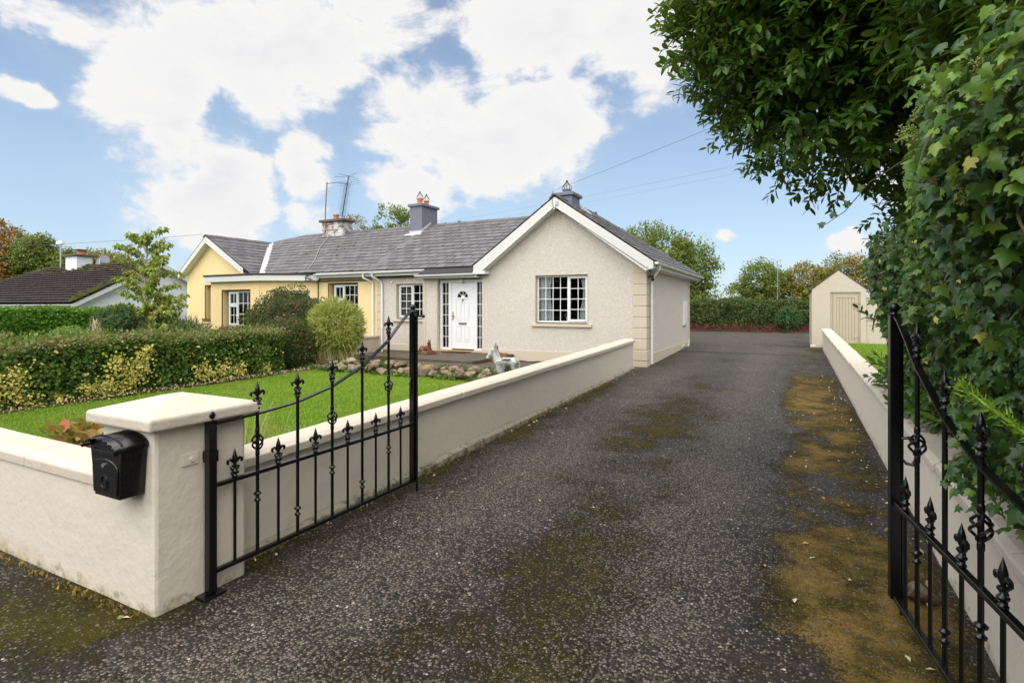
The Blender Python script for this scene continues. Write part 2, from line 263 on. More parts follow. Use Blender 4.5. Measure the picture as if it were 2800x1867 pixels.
def asphalt_mat():
    m = bpy.data.materials.new('weathered_asphalt'); m.use_nodes = True; nt = m.node_tree; nt.nodes.clear()
    pos = N(nt, 'ShaderNodeNewGeometry', out=0)
    at = lambda k: N(nt, 'ShaderNodeAttribute', attribute_name=k, attribute_type='GEOMETRY', out=2)
    moss, grey, tan = at('moss'), at('worn'), at('tan')
    wp = N(nt, 'ShaderNodeVectorMath', {0: pos, 1: N(nt, 'ShaderNodeVectorMath', {0: N(nt, 'ShaderNodeTexNoise', {'Vector': pos, 'Scale': 60.}, out=1), 1: (.012, .012, .012)}, operation='MULTIPLY')}, operation='ADD')
    dv = voro(nt, wp, 64); cell = N(nt, 'ShaderNodeSeparateXYZ', {0: voro(nt, wp, 64, out=1)}, out=None)
    n1 = noise(nt, pos, 1.3, 6, .65); nf = noise(nt, pos, 26, 6, .7); nm = noise(nt, pos, 7, 5, .65)
    binder = mix(nt, rng(nt, n1, .32, .70), (.012, .0095, .007), (.034, .027, .020))
    binder = mix(nt, mth(nt, 'MULTIPLY', rng(nt, nf, .35, .7), .5), binder, (.008, .007, .006))
    stone = mix(nt, cell.outputs[1], (.075, .060, .045), (.31, .26, .20))
    thr = mth(nt, 'ADD', mth(nt, 'MULTIPLY', grey, .62), mth(nt, 'MULTIPLY', mth(nt, 'SUBTRACT', nm, .5), .7))
    isst = mth(nt, 'MULTIPLY', rng(nt, dv, .62, .30), rng(nt, mth(nt, 'ADD', cell.outputs[0], thr), .62, .82))
    col = mix(nt, isst, binder, stone)
    chip = mth(nt, 'MULTIPLY', rng(nt, voro(nt, pos, 33), .34, .22), rng(nt, N(nt, 'ShaderNodeSeparateXYZ', {0: voro(nt, pos, 33, out=1)}), .972, .982))
    col = mix(nt, chip, col, (.50, .47, .42))
    # fine cracks and old repairs
    cr = voro(nt, N(nt, 'ShaderNodeVectorMath', {0: pos, 1: N(nt, 'ShaderNodeVectorMath', {0: N(nt, 'ShaderNodeTexNoise', {'Vector': pos, 'Scale': 2.5, 'Detail': 5.}, out=1), 1: (.7, .7, 0)}, operation='MULTIPLY')}, operation='ADD'), .55, feature='DISTANCE_TO_EDGE')
    crk = mth(nt, 'MULTIPLY', rng(nt, cr, .010, .003), rng(nt, noise(nt, pos, .8, 3, .5), .52, .62))
    col = mix(nt, mth(nt, 'MULTIPLY', crk, .6), col, (.010, .009, .008))
    sp = noise(nt, pos, 75, 5, .78)
    mk = rng(nt, mth(nt, 'ADD', moss, mth(nt, 'ADD', mth(nt, 'MULTIPLY', mth(nt, 'SUBTRACT', sp, .5), 2.6), mth(nt, 'ADD', mth(nt, 'MULTIPLY', mth(nt, 'SUBTRACT', nf, .5), .9), mth(nt, 'MULTIPLY', mth(nt, 'SUBTRACT', nm, .5), .9)))), .34, .72)
    mk = mth(nt, 'MULTIPLY', mk, mth(nt, 'SUBTRACT', 1.0, mth(nt, 'MULTIPLY', isst, .55)))
    gold = mth(nt, 'MULTIPLY', tan, rng(nt, noise(nt, pos, 2.4, 6, .7), .40, .62))
    mcol = mix(nt, gold, (.058, .050, .010), (.28, .18, .055))
    mcol = mix(nt, rng(nt, noise(nt, pos, 100, 4, .7), .35, .7), mix(nt, .55, mcol, (.02, .014, .005)), mcol)
    col = mix(nt, mth(nt, 'MULTIPLY', mk, .92), col, mcol)
    h = mth(nt, 'ADD', mth(nt, 'MULTIPLY', mth(nt, 'MULTIPLY', isst, rng(nt, dv, .5, .0)), .009), mth(nt, 'MULTIPLY', nf, .012))
    h = mth(nt, 'ADD', h, mth(nt, 'MULTIPLY', mk, .008))
    p = N(nt, 'ShaderNodeBsdfPrincipled', {'Base Color': col, 'Roughness': rng(nt, mk, 0, 1, .62, .95), 'Specular IOR Level': rng(nt, mk, 0, 1, .35, .05),
          'Normal': N(nt, 'ShaderNodeBump', {'Height': h, 'Strength': 1.0, 'Distance': 1.0})})
    o = nt.nodes.new('ShaderNodeOutputMaterial'); nt.links.new(p, o.inputs[0]); return m
M['asphalt'] = asphalt_mat()
# ------------------------------------------------------------------ object helpers
def link(o): C.objects.link(o); return o
def tag(o, label, cat, group=None, kind=None):
    o['label'] = label
    if cat: o['category'] = cat
    if group: o['group'] = group
    if kind: o['kind'] = kind
    return o
def thing(name, loc, label, cat, group=None):
    o = link(bpy.data.objects.new(name, None)); o.location = loc; o.empty_display_size = .1
    return tag(o, label, cat, group)
def attach(o, parent):
    if parent is not None:
        o.parent = parent
        # parts are written in world coordinates: take off where the thing itself stands
        p = parent
        t = Vector(p.location)
        if p.parent is None and p.type == 'EMPTY': o.matrix_parent_inverse = Matrix.Translation(-t)
    return o
def obj_from(name, me, mat, parent=None, local=False):
    if mat is not None: me.materials.append(M[mat] if isinstance(mat, str) else mat)
    o = link(bpy.data.objects.new(name, me))
    if parent is not None:
        if local: o.parent = parent
        else: attach(o, parent)
    return o
class MB:
    def __init__(s): s.v = []; s.f = []
    def add(s, vs, fs):
        n = len(s.v); s.v += [tuple(p) for p in vs]; s.f += [tuple(i+n for i in f) for f in fs]; return s
    def box(s, x0, x1, y0, y1, z0, z1, mat4=None):
        vs = [(x, y, z) for z in (z0, z1) for y in (y0, y1) for x in (x0, x1)]
        if mat4 is not None: vs = [tuple(mat4 @ Vector(p)) for p in vs]
        return s.add(vs, [(0, 2, 3, 1), (4, 5, 7, 6), (0, 1, 5, 4), (2, 6, 7, 3), (0, 4, 6, 2), (1, 3, 7, 5)])
    def prism(s, poly, axis, a, b, mat4=None):
        """poly: 2-D points; axis 'y': (x,z) extruded in y, 'x': (y,z) extruded in x, 'z': (x,y) extruded in z"""
        def P(p, t): return {'y': (p[0], t, p[1]), 'x': (t, p[0], p[1]), 'z': (p[0], p[1], t)}[axis]
        n = len(poly); vs = [P(p, a) for p in poly]+[P(p, b) for p in poly]
        if mat4 is not None: vs = [tuple(mat4 @ Vector(p)) for p in vs]  # upper ivy leaves coloured paler and yellower to look sunlit
        return s.add(vs, [tuple(range(n)), tuple(range(2*n-1, n-1, -1))]+[(i, i+n, (i+1) % n+n, (i+1) % n) for i in range(n)])
    def tube(s, path, r, n=8, cap=True):
        path = [Vector(p) for p in path]; rs = r if isinstance(r, (list, tuple)) else [r]*len(path)
        rings = []; prev = None
        for i, p in enumerate(path):
            t = (path[min(i+1, len(path)-1)]-path[max(i-1, 0)])
            t = t.normalized() if t.length > 1e-9 else Vector((0, 0, 1))
            if prev is None:
                a = t.cross(Vector((0, 0, 1)) if abs(t.z) < .9 else Vector((1, 0, 0))).normalized()
            else:
                a = (prev-t*prev.dot(t)).normalized()
            prev = a; b = t.cross(a)
            rings.append([p+(a*math.cos(2*math.pi*k/n)+b*math.sin(2*math.pi*k/n))*rs[i] for k in range(n)])
        vs = [q for rg in rings for q in rg]; fs = []
        for i in range(len(rings)-1):
            for k in range(n): fs.append((i*n+k, i*n+(k+1) % n, (i+1)*n+(k+1) % n, (i+1)*n+k))
        if cap: fs += [tuple(range(n-1, -1, -1)), tuple((len(rings)-1)*n+k for k in range(n))]
        return s.add(vs, fs)
    def lathe(s, prof, c=(0, 0, 0), n=12):
        vs = []; fs = []; m = len(prof)
        for r, z in prof:
            for k in range(n): vs.append((c[0]+r*math.cos(2*math.pi*k/n), c[1]+r*math.sin(2*math.pi*k/n), c[2]+z))
        for i in range(m-1):
            for k in range(n): fs.append((i*n+k, i*n+(k+1) % n, (i+1)*n+(k+1) % n, (i+1)*n+k))
        fs += [tuple(range(n-1, -1, -1)), tuple((m-1)*n+k for k in range(n))]
        return s.add(vs, fs)
    def sphere(s, c, r, n=10):
        k = n//2; return s.lathe([(max(1e-4, r*math.sin(math.pi*i/k)), -r*math.cos(math.pi*i/k)) for i in range(k+1)], c, n)
    def mesh(s, name, bevel=0, seg=2, smooth=False, merge=False):
        me = bpy.data.meshes.new(name); me.from_pydata(s.v, [], s.f)
        if bevel or merge:
            bm = bmesh.new(); bm.from_mesh(me)
            if merge: bmesh.ops.remove_doubles(bm, verts=bm.verts, dist=1e-4)
            bmesh.ops.recalc_face_normals(bm, faces=bm.faces)
            if bevel:
                es = [e for e in bm.edges if len(e.link_faces) == 2 and e.calc_face_angle(0) > .5]
                bmesh.ops.bevel(bm, geom=es, offset=bevel, segments=seg, affect='EDGES', profile=.5, clamp_overlap=True)
            bm.to_mesh(me); bm.free()
        if smooth:
            me.polygons.foreach_set('use_smooth', [True]*len(me.polygons))
            me.set_sharp_from_angle(angle=R(45))
        return me
    def build(s, name, mat, parent=None, bevel=0, seg=2, smooth=False, local=False, merge=False):
        return obj_from(name, s.mesh(name, bevel, seg, smooth, merge), mat, parent, local)
def box(name, mat, parent, x0, x1, y0, y1, z0, z1, bevel=0, mat4=None):
    return MB().box(x0, x1, y0, y1, z0, z1, mat4).build(name, mat, parent, bevel)
def tri_mesh(name, V, T, smooth=False):
    me = bpy.data.meshes.new(name); V = np.asarray(V, np.float32); T = np.asarray(T, np.int32)
    me.vertices.add(len(V)); me.vertices.foreach_set('co', V.ravel())
    me.loops.add(T.size); me.loops.foreach_set('vertex_index', T.ravel())
    me.polygons.add(len(T)); me.polygons.foreach_set('loop_start', np.arange(0, T.size, 3, dtype=np.int32))
    if smooth: me.polygons.foreach_set('use_smooth', np.ones(len(T), bool))
    me.update(calc_edges=True); return me
def copy_tree(o, parent=None):
    c = o.copy(); C.objects.link(c)
    if parent is not None: c.parent = parent
    for ch in o.children: copy_tree(ch, c)
    return c
def grid_mesh(xs, ys, zf):
    X, Y = np.meshgrid(xs, ys); P = np.stack([X.ravel(), Y.ravel()], 1); Z = zf(P)
    V = np.column_stack([P, Z]); nx = len(xs); i, j = np.meshgrid(np.arange(nx-1), np.arange(len(ys)-1))
    a = (j*nx+i).ravel(); T = np.concatenate([np.column_stack([a, a+1, a+nx+1]), np.column_stack([a, a+nx+1, a+nx])])
    return V, T
# ------------------------------------------------------------------ leaves
def nrm(A): return A/np.maximum(np.linalg.norm(A, axis=1, keepdims=True), 1e-9)
T_LEAF = (np.array([(0, 0, 0), (-.28, .45, .07), (.28, .45, .07), (0, 1, -.06)]), np.array([(0, 2, 3), (0, 3, 1)]))
T_ROUND = (np.array([(0, 0, 0), (-.36, .3, .06), (-.33, .72, .05), (0, 1, -.04), (.33, .72, .05), (.36, .3, .06)]), np.array([(0, 5, 4), (0, 4, 3), (0, 3, 2), (0, 2, 1)]))
T_BLADE = (np.array([(-.06, 0, 0), (.06, 0, 0), (.045, .55, .06), (-.045, .55, .06), (0, 1, -.10)]), np.array([(0, 1, 2), (0, 2, 3), (3, 2, 4)]))
T_SPIKE = (np.array([(-.10, 0, 0), (.10, 0, 0), (0, 1, .12)]), np.array([(0, 1, 2)]))
def _laurel():
    v = [(0, 0, 0)]; rows = [(.22, .14), (.5, .19), (.78, .13)]
    for t, w in rows:
        d = -.16*t*t; v += [(-w, t, .05+d), (0, t, d), (w, t, .05+d)]
    v.append((0, 1, -.17)); f = [(0, 2, 1), (0, 3, 2)]
    for k in range(2):
        a = 1+3*k; b = a+3
        f += [(a, a+1, b+1), (a, b+1, b), (a+1, a+2, b+2), (a+1, b+2, b+1)]
    f += [(7, 8, 10), (8, 9, 10)]
    return np.array(v), np.array(f)
T_LAUREL = _laurel()
def _ivy():
    half = [(0, .04), (.10, -.06), (.24, -.10), (.40, -.04), (.49, .08), (.44, .20), (.34, .28), (.44, .38), (.52, .52), (.40, .55), (.25, .56), (.17, .70), (.08, .90)]
    o = half+[(0, 1.02)]+[(-x, y) for x, y in half[:0:-1]]
    v = [(0, .30, .06)]+[(x, y, .05-.42*x*x-.20*abs(x)-.16*max(0, y-.35)**1.3*2) for x, y in o]
    n = len(o); return np.array(v), np.array([(0, 1+i, 1+(i+1) % n) for i in range(n)])
T_IVY = _ivy()
def leaf_mesh(name, P, Nn, D, size, tpl, wscale=1., smooth=False):
    tv, tf = tpl; n = len(P); D = nrm(D); Z = nrm(Nn-D*(Nn*D).sum(1, keepdims=True)); X = np.cross(D, Z)
    size = np.broadcast_to(size, (n,))[:, None, None]
    tv = tv*np.array([wscale, 1, 1])
    V = P[:, None, :]+size*(X[:, None, :]*tv[None, :, 0:1]+D[:, None, :]*tv[None, :, 1:2]+Z[:, None, :]*tv[None, :, 2:3])
    T = tf[None]+(np.arange(n)*len(tv))[:, None, None]
    return tri_mesh(name, V.reshape(-1, 3), T.reshape(-1, 3), smooth)
def leaves(name, P, Nn, D, size, tpl, mat, parent=None, wscale=1., smooth=False):
    return obj_from(name, leaf_mesh(name, P, Nn, D, size, tpl, wscale, smooth), mat, parent)
def rvec(n): return nrm(RNG.normal(size=(n, 3)))
def clumped(ells, nclump, per, cr, inner=.45):
    """points gathered into clumps spread through a set of ellipsoids (centre, radii)"""
    w = np.array([r[0]*r[1]*r[2] for c, r in ells])**.67; w /= w.sum()
    k = RNG.choice(len(ells), nclump, p=w); dv = rvec(nclump); f = inner+(1-inner)*RNG.random(nclump)**.5
    cs = np.array([c for c, r in ells])[k]; rs = np.array([r for c, r in ells])[k]
    cen = cs+dv*rs*f[:, None]
    sz = cr*RNG.uniform(.6, 1.35, nclump)
    i = np.repeat(np.arange(nclump), per); q = rvec(len(i))*(RNG.random(len(i))**.45)[:, None]*sz[i][:, None]*np.array([1, 1, .72])
    return cen, cen[i]+q, nrm(q+.45*dv[i]*sz[i][:, None]), dv[i]
def tree(name, label, base, trunk_h, ells, nclump, per, cr, lsize, mat, trunk_r=.18, bark='bark', group=None, tpl=T_LEAF, inner=.45, nlimb=26, cat='tree'):
    t = thing(name, base, label, cat, group)
    cen, P, Nn, dv = clumped(ells, nclump, per, cr, inner)
    n = len(P); up = np.array([0, 0, .5])
    leaves('crown', P, nrm(Nn+.7*rvec(n)+up), nrm(dv+rvec(n)+np.array([0, 0, -.35])), lsize*RNG.uniform(.7, 1.3, n), tpl, mat, t)
    b = Vector(base); top = b+Vector((0, 0, trunk_h)); m = MB()
    cc = Vector(np.mean([c for c, r in ells], axis=0))
    mid = b.lerp(top, .5)+Vector((rnd.uniform(-.1, .1), rnd.uniform(-.1, .1), 0))
    hi = Vector((cc.x, cc.y, cc.z+ells[0][1][2]*.35))
    m.tube([b-Vector((0, 0, .3)), mid, top, top.lerp(hi, .5), hi], [trunk_r*1.25, trunk_r, trunk_r*.8, trunk_r*.45, trunk_r*.15], 9)
    m.build('trunk', bark, t, smooth=True)
    m = MB()
    for i in RNG.choice(len(cen), min(nlimb, len(cen)), replace=False):
        e = Vector(cen[i]); s0 = top.lerp(hi, rnd.uniform(-.15, .75)); md = s0.lerp(e, .5)+Vector((rnd.uniform(-1, 1), rnd.uniform(-1, 1), rnd.uniform(0, 1)))*.12*(e-s0).length
        m.tube([s0, md, e], [trunk_r*.32, trunk_r*.2, trunk_r*.07], 5)
    m.build('limbs', bark, t, smooth=True)
    return t
def rounded_box_points(n, lo, hi, r, faces=('x-', 'x+', 'y-', 'y+', 'z+')):
    lo = np.array(lo, float); hi = np.array(hi, float); d = hi-lo
    ar = {'x-': d[1]*d[2], 'x+': d[1]*d[2], 'y-': d[0]*d[2], 'y+': d[0]*d[2], 'z+': d[0]*d[1]}
    w = np.array([ar[f] for f in faces]); k = RNG.choice(len(faces), n, p=w/w.sum()); P = lo+RNG.random((n, 3))*d
    for i, f in enumerate(faces):
        ax = 'xyz'.index(f[0]); P[k == i, ax] = lo[ax] if f[1] == '-' else hi[ax]
    c = np.clip(P, lo+np.array([r, r, 0]), hi-np.array([r, r, r])); c[:, 2] = np.clip(P[:, 2], lo[2], hi[2]-r)
    dv = nrm(P-c); return c+dv*r, dv
def hedge(name, label, lo, hi, n, size, mat, r=.2, rough=.10, tpl=T_ROUND, group=None, faces=('x-', 'x+', 'y-', 'y+', 'z+'), cat='hedge', core='l_privet', nscale=1.6):
    lo = np.array(lo, float); hi = np.array(hi, float)
    t = thing(name, ((lo[0]+hi[0])/2, (lo[1]+hi[1])/2, lo[2]), label, cat, group)
    P, dv = rounded_box_points(n, lo, hi, r, faces)
    bump = (fbm(P, nscale, 4, 3)-.5)*2*rough*2; P = P+dv*bump[:, None]-dv*(RNG.random(n)**1.5*.24)[:, None]
    leaves('foliage', P, nrm(dv+.75*rvec(n)+np.array([0, 0, .25])), nrm(rvec(n)+.45*dv+np.array([0, 0, .2])), size*RNG.uniform(.65, 1.3, n), tpl, mat, t)
    # the dense twiggy inside
    m = MB(); q = .20+rough*.6; nx = max(2, int((hi[0]-lo[0])/.4)); 
    m.box(lo[0]+q, hi[0]-q, lo[1]+q, hi[1]-q, lo[2]-.1, hi[2]-q); m.build('inner_growth', core, t, bevel=min(r, .15))
    return t
def shrub(name, label, c, rad, n, size, mat, tpl=T_ROUND, shell=.35, up=.3, out=.4, rough=.12, cat='shrub', group=None, zmin=None, stem='bark', nstem=9, base_z=None, wscale=1.):
    c = np.array(c, float); rad = np.array(rad, float); bz = (c[2]-rad[2]) if base_z is None else base_z
    t = thing(name, (c[0], c[1], bz), label, cat, group)
    dv = rvec(n); f = 1-shell*RNG.random(n)**1.4; b = 1+(fbm(c+dv*rad, 2.2, 3, 9)-.5)*2*rough*2.2
    P = c+dv*rad*(f*b)[:, None]
    if zmin is not None:
        k = P[:, 2] > zmin; P, dv = P[k], dv[k]; n = len(P)
    leaves('foliage', P, nrm(dv+.7*rvec(n)+np.array([0, 0, .3])), nrm(rvec(n)*.8+out*dv+np.array([0, 0, up])), size*RNG.uniform(.65, 1.3, n), tpl, mat, t, wscale)
    m = MB()
    for i in range(nstem):
        a = rnd.uniform(0, 6.28); e = Vector(c)+Vector((math.cos(a)*rad[0]*.6, math.sin(a)*rad[1]*.6, rnd.uniform(-.2, .6)*rad[2])); b0 = Vector((c[0]+.1*math.cos(a)*rad[0], c[1]+.1*math.sin(a)*rad[1], bz-.05))
        m.tube([b0, b0.lerp(e, .5)+Vector((0, 0, .12*rad[2])), e], [.018, .013, .006], 5)
    m.build('stems', stem, t)
    return t
# ------------------------------------------------------------------ ground, drive, lawn
def struct(name, me, mat, label=None):
    o = obj_from(name, me, mat); o['kind'] = 'structure'
    if label: o['label'] = label
    return o
gx = np.concatenate([np.linspace(-900, -60, 12), np.linspace(-50, 40, 46), np.linspace(50, 900, 12)])
gy = np.concatenate([np.linspace(-900, -40, 10), np.linspace(-30, 70, 51), np.linspace(90, 900, 12)])
V, T = grid_mesh(gx, gy, lambda P: hz(P[:, 1])-.10-np.clip((-14-P[:, 0])*.03, 0, .45)+(fbm(np.column_stack([P, P[:, 0]*0]), .05, 3, 2)-.5)*.1)
struct('ground', tri_mesh('ground', V, T, True), 'field', 'rough green ground around the houses')
def strip_mask(P):
    x, y = P[:, 0], P[:, 1]; q3 = np.column_stack([x, y, x*0]); n2 = fbm(q3, .7, 4, 33)
    xr = .36+.25*(n2-.5); return np.exp(-((x-xr)/.47)**4)*np.clip((19-y)/9, 0, 1)
def moss_mask(P):
    x, y = P[:, 0], P[:, 1]; q = np.column_stack([x*.8, y*.7, x*0]); q3 = np.column_stack([x, y, x*0])
    n1 = fbm(q, 1.3, 5, 21); n3 = fbm(q3, 3.2, 4, 55)
    strip = strip_mask(P)*.98
    mid = .52*np.exp(-((x+1.45+.015*y)/.75)**2)*np.clip((14-y)/5, 0, 1)*np.clip((y-.6)/1.5, .3, 1)
    wl = .75*np.exp(-((x+3.40)/.40)**2)*np.clip((y-1.4)/.4, 0, 1)*np.clip((13-y)/4, 0, 1)
    pil = .75*np.exp(-(((x+3.5)/.8)**2+((y-1.50)/.30)**2))
    rd = .45*np.exp(-((y-1.65)/.30)**2)*(x < -3.2)+.32*np.exp(-((y-.4)/.8)**2)
    yard = .55*np.exp(-(((x-.2)/1.3)**2+((y-20)/2.0)**2))+.5*np.exp(-(((x-.6)/1.6)**2+((y-26)/1.8)**2))
    m = strip+mid+wl+pil+rd+yard+.11
    return np.clip(m*(.80+1.6*(n1-.5))+m*(n3-.5)*1.5, 0, 1)
def worn_mask(P):
    x, y = P[:, 0], P[:, 1]; q3 = np.column_stack([x, y, x*0])
    return np.clip(.15+.75*np.exp(-((x+.75)/.42)**2)+.6*np.exp(-((x+2.35)/.5)**2)+np.clip((y-16)/6, 0, .6)+np.clip((2.6-y)/2, 0, .6)*(x > -3)+(fbm(q3, 1.2, 4, 8)-.5)*.9, 0, 1)
def drive_z(P):
    q = np.column_stack([P, P[:, 0]*0]); return hz(P[:, 1])+(fbm(q, 1.1, 3, 4)-.5)*.02+(fbm(q, 7, 2, 6)-.5)*.006
Vs, Ts, off = [], [], 0
for xs, ys in ((np.linspace(-3.50, .97, 76), np.concatenate([np.linspace(1.9, 9, 130), np.linspace(9.15, 20.3, 75)])),
               (np.linspace(-14, 6, 210), np.linspace(-4, 1.9, 90)),
               (np.linspace(-13, 7, 90), np.linspace(20.3, 30.6, 60))):
    V, T = grid_mesh(xs, ys, drive_z); Vs.append(V); Ts.append(T+off); off += len(V)
DV = np.concatenate(Vs)
me = tri_mesh('driveway', DV, np.concatenate(Ts), True)
for nm, fn in (('moss', moss_mask), ('worn', worn_mask), ('tan', strip_mask)):
    at = me.attributes.new(nm, 'FLOAT', 'POINT'); at.data.foreach_set('value', fn(DV[:, :2]).astype(np.float32))
struct('driveway', me, 'asphalt', 'dark tarmac drive with brown moss rising past the cottage')
# fluffy moss standing on the tarmac
n = 420000; P = np.column_stack([RNG.uniform(-3.46, .9, n), 1.0+RNG.random(n)**1.7*11.5]); k = RNG.random(n) < (np.clip(moss_mask(P)-.38, 0, 1)*1.6)*np.where(strip_mask(P) > .2, 1, .25)
P = P[k]; P3 = np.column_stack([P, drive_z(P)-.002]); n = len(P)
o = leaves('drive_moss', P3, rvec(n), nrm(rvec(n)*.8+np.array([0, 0, .8])), RNG.uniform(.006, .015, n), T_SPIKE, 'l_mossblade'); o['kind'] = 'stuff'; o['label'] = 'brown and olive moss growing on the drive'
def lawn_z(P): q = np.column_stack([P, P[:, 0]*0]); return .15+.010*(P[:, 1]-2)+(fbm(q, .8, 3, 12)-.5)*.05
V, T = grid_mesh(np.linspace(-10.7, -3.5, 40), np.linspace(1.9, 9.7, 42), lawn_z)
struct('lawn', tri_mesh('lawn', V, T, True), 'grassground', 'mown green front lawn inside the boundary walls')
n = 210000; P = np.column_stack([RNG.uniform(-10.6, -3.56, n), RNG.uniform(2.0, 9.6, n)])
k = (RNG.random(n) < np.where(P[:, 1] < 3.2, .5, 1)) & ((P[:, 0] > -10.25) | (RNG.random(n) < .3)); P = P[k]; n = len(P)
o = leaves('lawn_grass', np.column_stack([P, lawn_z(P)-.004]), rvec(n), nrm(rvec(n)*.75+np.array([0, 0, .9])), RNG.uniform(.025, .06, n), T_SPIKE, 'l_grass', wscale=.8); o['kind'] = 'stuff'; o['label'] = 'short green blades of the front lawn'
# second lawn on the far side of the right wall, and the beds
V, T = grid_mesh(np.linspace(.95, 9, 20), np.linspace(1, 20.45, 30), lambda P: hz(P[:, 1])+.16)
struct('side_lawn', tri_mesh('side_lawn', V, T, True), 'grassground', 'green lawn behind the right boundary wall')
n = 26000; P = np.column_stack([RNG.uniform(1.0, 4, n), RNG.uniform(8, 20.4, n)])
o = leaves('side_grass', np.column_stack([P, hz(P[:, 1])+.155]), rvec(n), nrm(rvec(n)*.7+np.array([0, 0, .9])), RNG.uniform(.03, .07, n), T_SPIKE, 'l_grass'); o['kind'] = 'stuff'; o['label'] = 'grass blades of the lawn beside the shed'
V, T = grid_mesh(np.linspace(-12.0, -10.2, 14), np.linspace(1.9, 10.5, 40), lambda P: .175+.010*(P[:, 1]-2)+(fbm(np.column_stack([P, P[:, 0]*0]), 3, 3, 5)-.5)*.06)
struct('hedge_bed', tri_mesh('hedge_bed', V, T, True), 'soil', 'strip of brown soil under the clipped hedge')
V, T = grid_mesh(np.linspace(-12.0, -3.55, 60), np.linspace(9.5, 13.46, 40), lambda P: np.interp(P[:, 1], [9.5, 9.9, 10.6, 13.4], [.20, .34, .30, .26])+(fbm(np.column_stack([P, P[:, 0]*0]), 3, 3, 7)-.5)*.08)
struct('rockery_bed', tri_mesh('rockery_bed', V, T, True), 'soil', 'weedy soil bed between rockery and cottage')
V, T = grid_mesh(np.linspace(-30, -12, 40), np.linspace(2, 13.4, 24), lambda P: .12-np.clip((-14-P[:, 0])*.02, 0, .3)+(fbm(np.column_stack([P, P[:, 0]*0]), .8, 3, 7)-.5)*.1)
struct('neighbour_garden', tri_mesh('neighbour_garden', V, T, True), 'grassground', 'garden ground in front of the yellow cottage')
V, T = grid_mesh(np.linspace(-13, 1.5, 60), np.linspace(30.4, 33, 14), lambda P: np.interp(P[:, 1], [30.4, 30.9, 33], [.40, .52, .62])+(fbm(np.column_stack([P, P[:, 0]*0]), 1.5, 4, 7)-.5)*.3)
struct('yard_bed', tri_mesh('yard_bed', V, T, True), 'soil', 'bare bed of clippings under the yard hedge')
# ------------------------------------------------------------------ building helpers
def wall_openings(m, x0, x1, z0, z1, y0, y1, ops, mat4=None):
    cuts = sorted({x0, x1, *[o[0] for o in ops], *[o[1] for o in ops]})
    for a, b in zip(cuts, cuts[1:]):
        cov = sorted([(o[2], o[3]) for o in ops if o[0] <= a+1e-6 and o[1] >= b-1e-6]); z = z0
        for c, d in cov:
            if c > z: m.box(a, b, y0, y1, z, c, mat4)
            z = d
        if z < z1: m.box(a, b, y0, y1, z, z1, mat4)
def reveal(parent, x0, x1, z0, z1, y0, y1, mat, mat4=None, bottom=False):
    t = .02; m = MB()
    m.box(x0, x0+t, y0-.006, y1, z0, z1, mat4); m.box(x1-t, x1, y0-.006, y1, z0, z1, mat4); m.box(x0+t, x1-t, y0-.006, y1, z1-t, z1, mat4)
    m.build('window_reveal', mat, parent)
def window(parent, x0, x1, z0, z1, y, secs, mat4=None, name='window', label=None, fr=.05):
    """secs: [(width fraction, [(height fraction from the bottom, columns, rows, opening sash?)])]; local x along the wall, y into it"""
    f = MB(); d = .06
    f.box(x0, x0+fr, y, y+d, z0, z1, mat4); f.box(x1-fr, x1, y, y+d, z0, z1, mat4)
    f.box(x0+fr, x1-fr, y, y+d, z0, z0+fr, mat4); f.box(x0+fr, x1-fr, y, y+d, z1-fr, z1, mat4)
    xi, xj = x0+fr, x1-fr; x = xi; cells = []; mul = .045; W = xj-xi-mul*(len(secs)-1)
    for i, (wf, col) in enumerate(secs):
        xa, xb = x, x+W*wf
        if i < len(secs)-1: f.box(xb, xb+mul, y, y+d, z0+fr, z1-fr, mat4)
        z = z0+fr; Hh = z1-z0-2*fr-mul*(len(col)-1)
        for j, (hf, nc, nr, sash) in enumerate(col):
            zb = z+Hh*hf
            if j < len(col)-1: f.box(xa, xb, y, y+d, zb, zb+mul, mat4)
            cells.append((xa, xb, z, zb, nc, nr, sash)); z = zb+mul
        x = xb+mul
    wo = f.build(name, 'white', parent, bevel=.006, seg=1)
    if label: wo['label'] = label
    for xa, xb, za, zb, nc, nr, sash in cells:
        if sash:
            s = .045; q = MB(); yy = y-.018
            q.box(xa-.012, xa+s, yy, yy+.05, za-.012, zb+.012, mat4); q.box(xb-s, xb+.012, yy, yy+.05, za-.012, zb+.012, mat4)
            q.box(xa+s, xb-s, yy, yy+.05, za-.012, za+s, mat4); q.box(xa+s, xb-s, yy, yy+.05, zb-s, zb+.012, mat4)
            q.build('sash', 'white', wo, bevel=.006, seg=1); xa, xb, za, zb = xa+s, xb-s, za+s, zb-s
        bw = .020; g = MB(); cw = (xb-xa-bw*(nc-1))/nc; ch = (zb-za-bw*(nr-1))/nr
        for i in range(1, nc): g.box(xa+i*(cw+bw)-bw, xa+i*(cw+bw), y+.012, y+.03, za, zb, mat4)
        for j in range(1, nr): g.box(xa, xb, y+.0125, y+.0295, za+j*(ch+bw)-bw, za+j*(ch+bw), mat4)
        if nc*nr > 1: g.build('glazing_grid', 'white', wo)
        for i in range(nc):
            for j in range(nr):
                xx, zz = xa+i*(cw+bw), za+j*(ch+bw)
                MB().box(xx, xx+cw, y+.018, y+.024, zz, zz+ch, mat4).build('pane', 'glass', wo)
    return wo
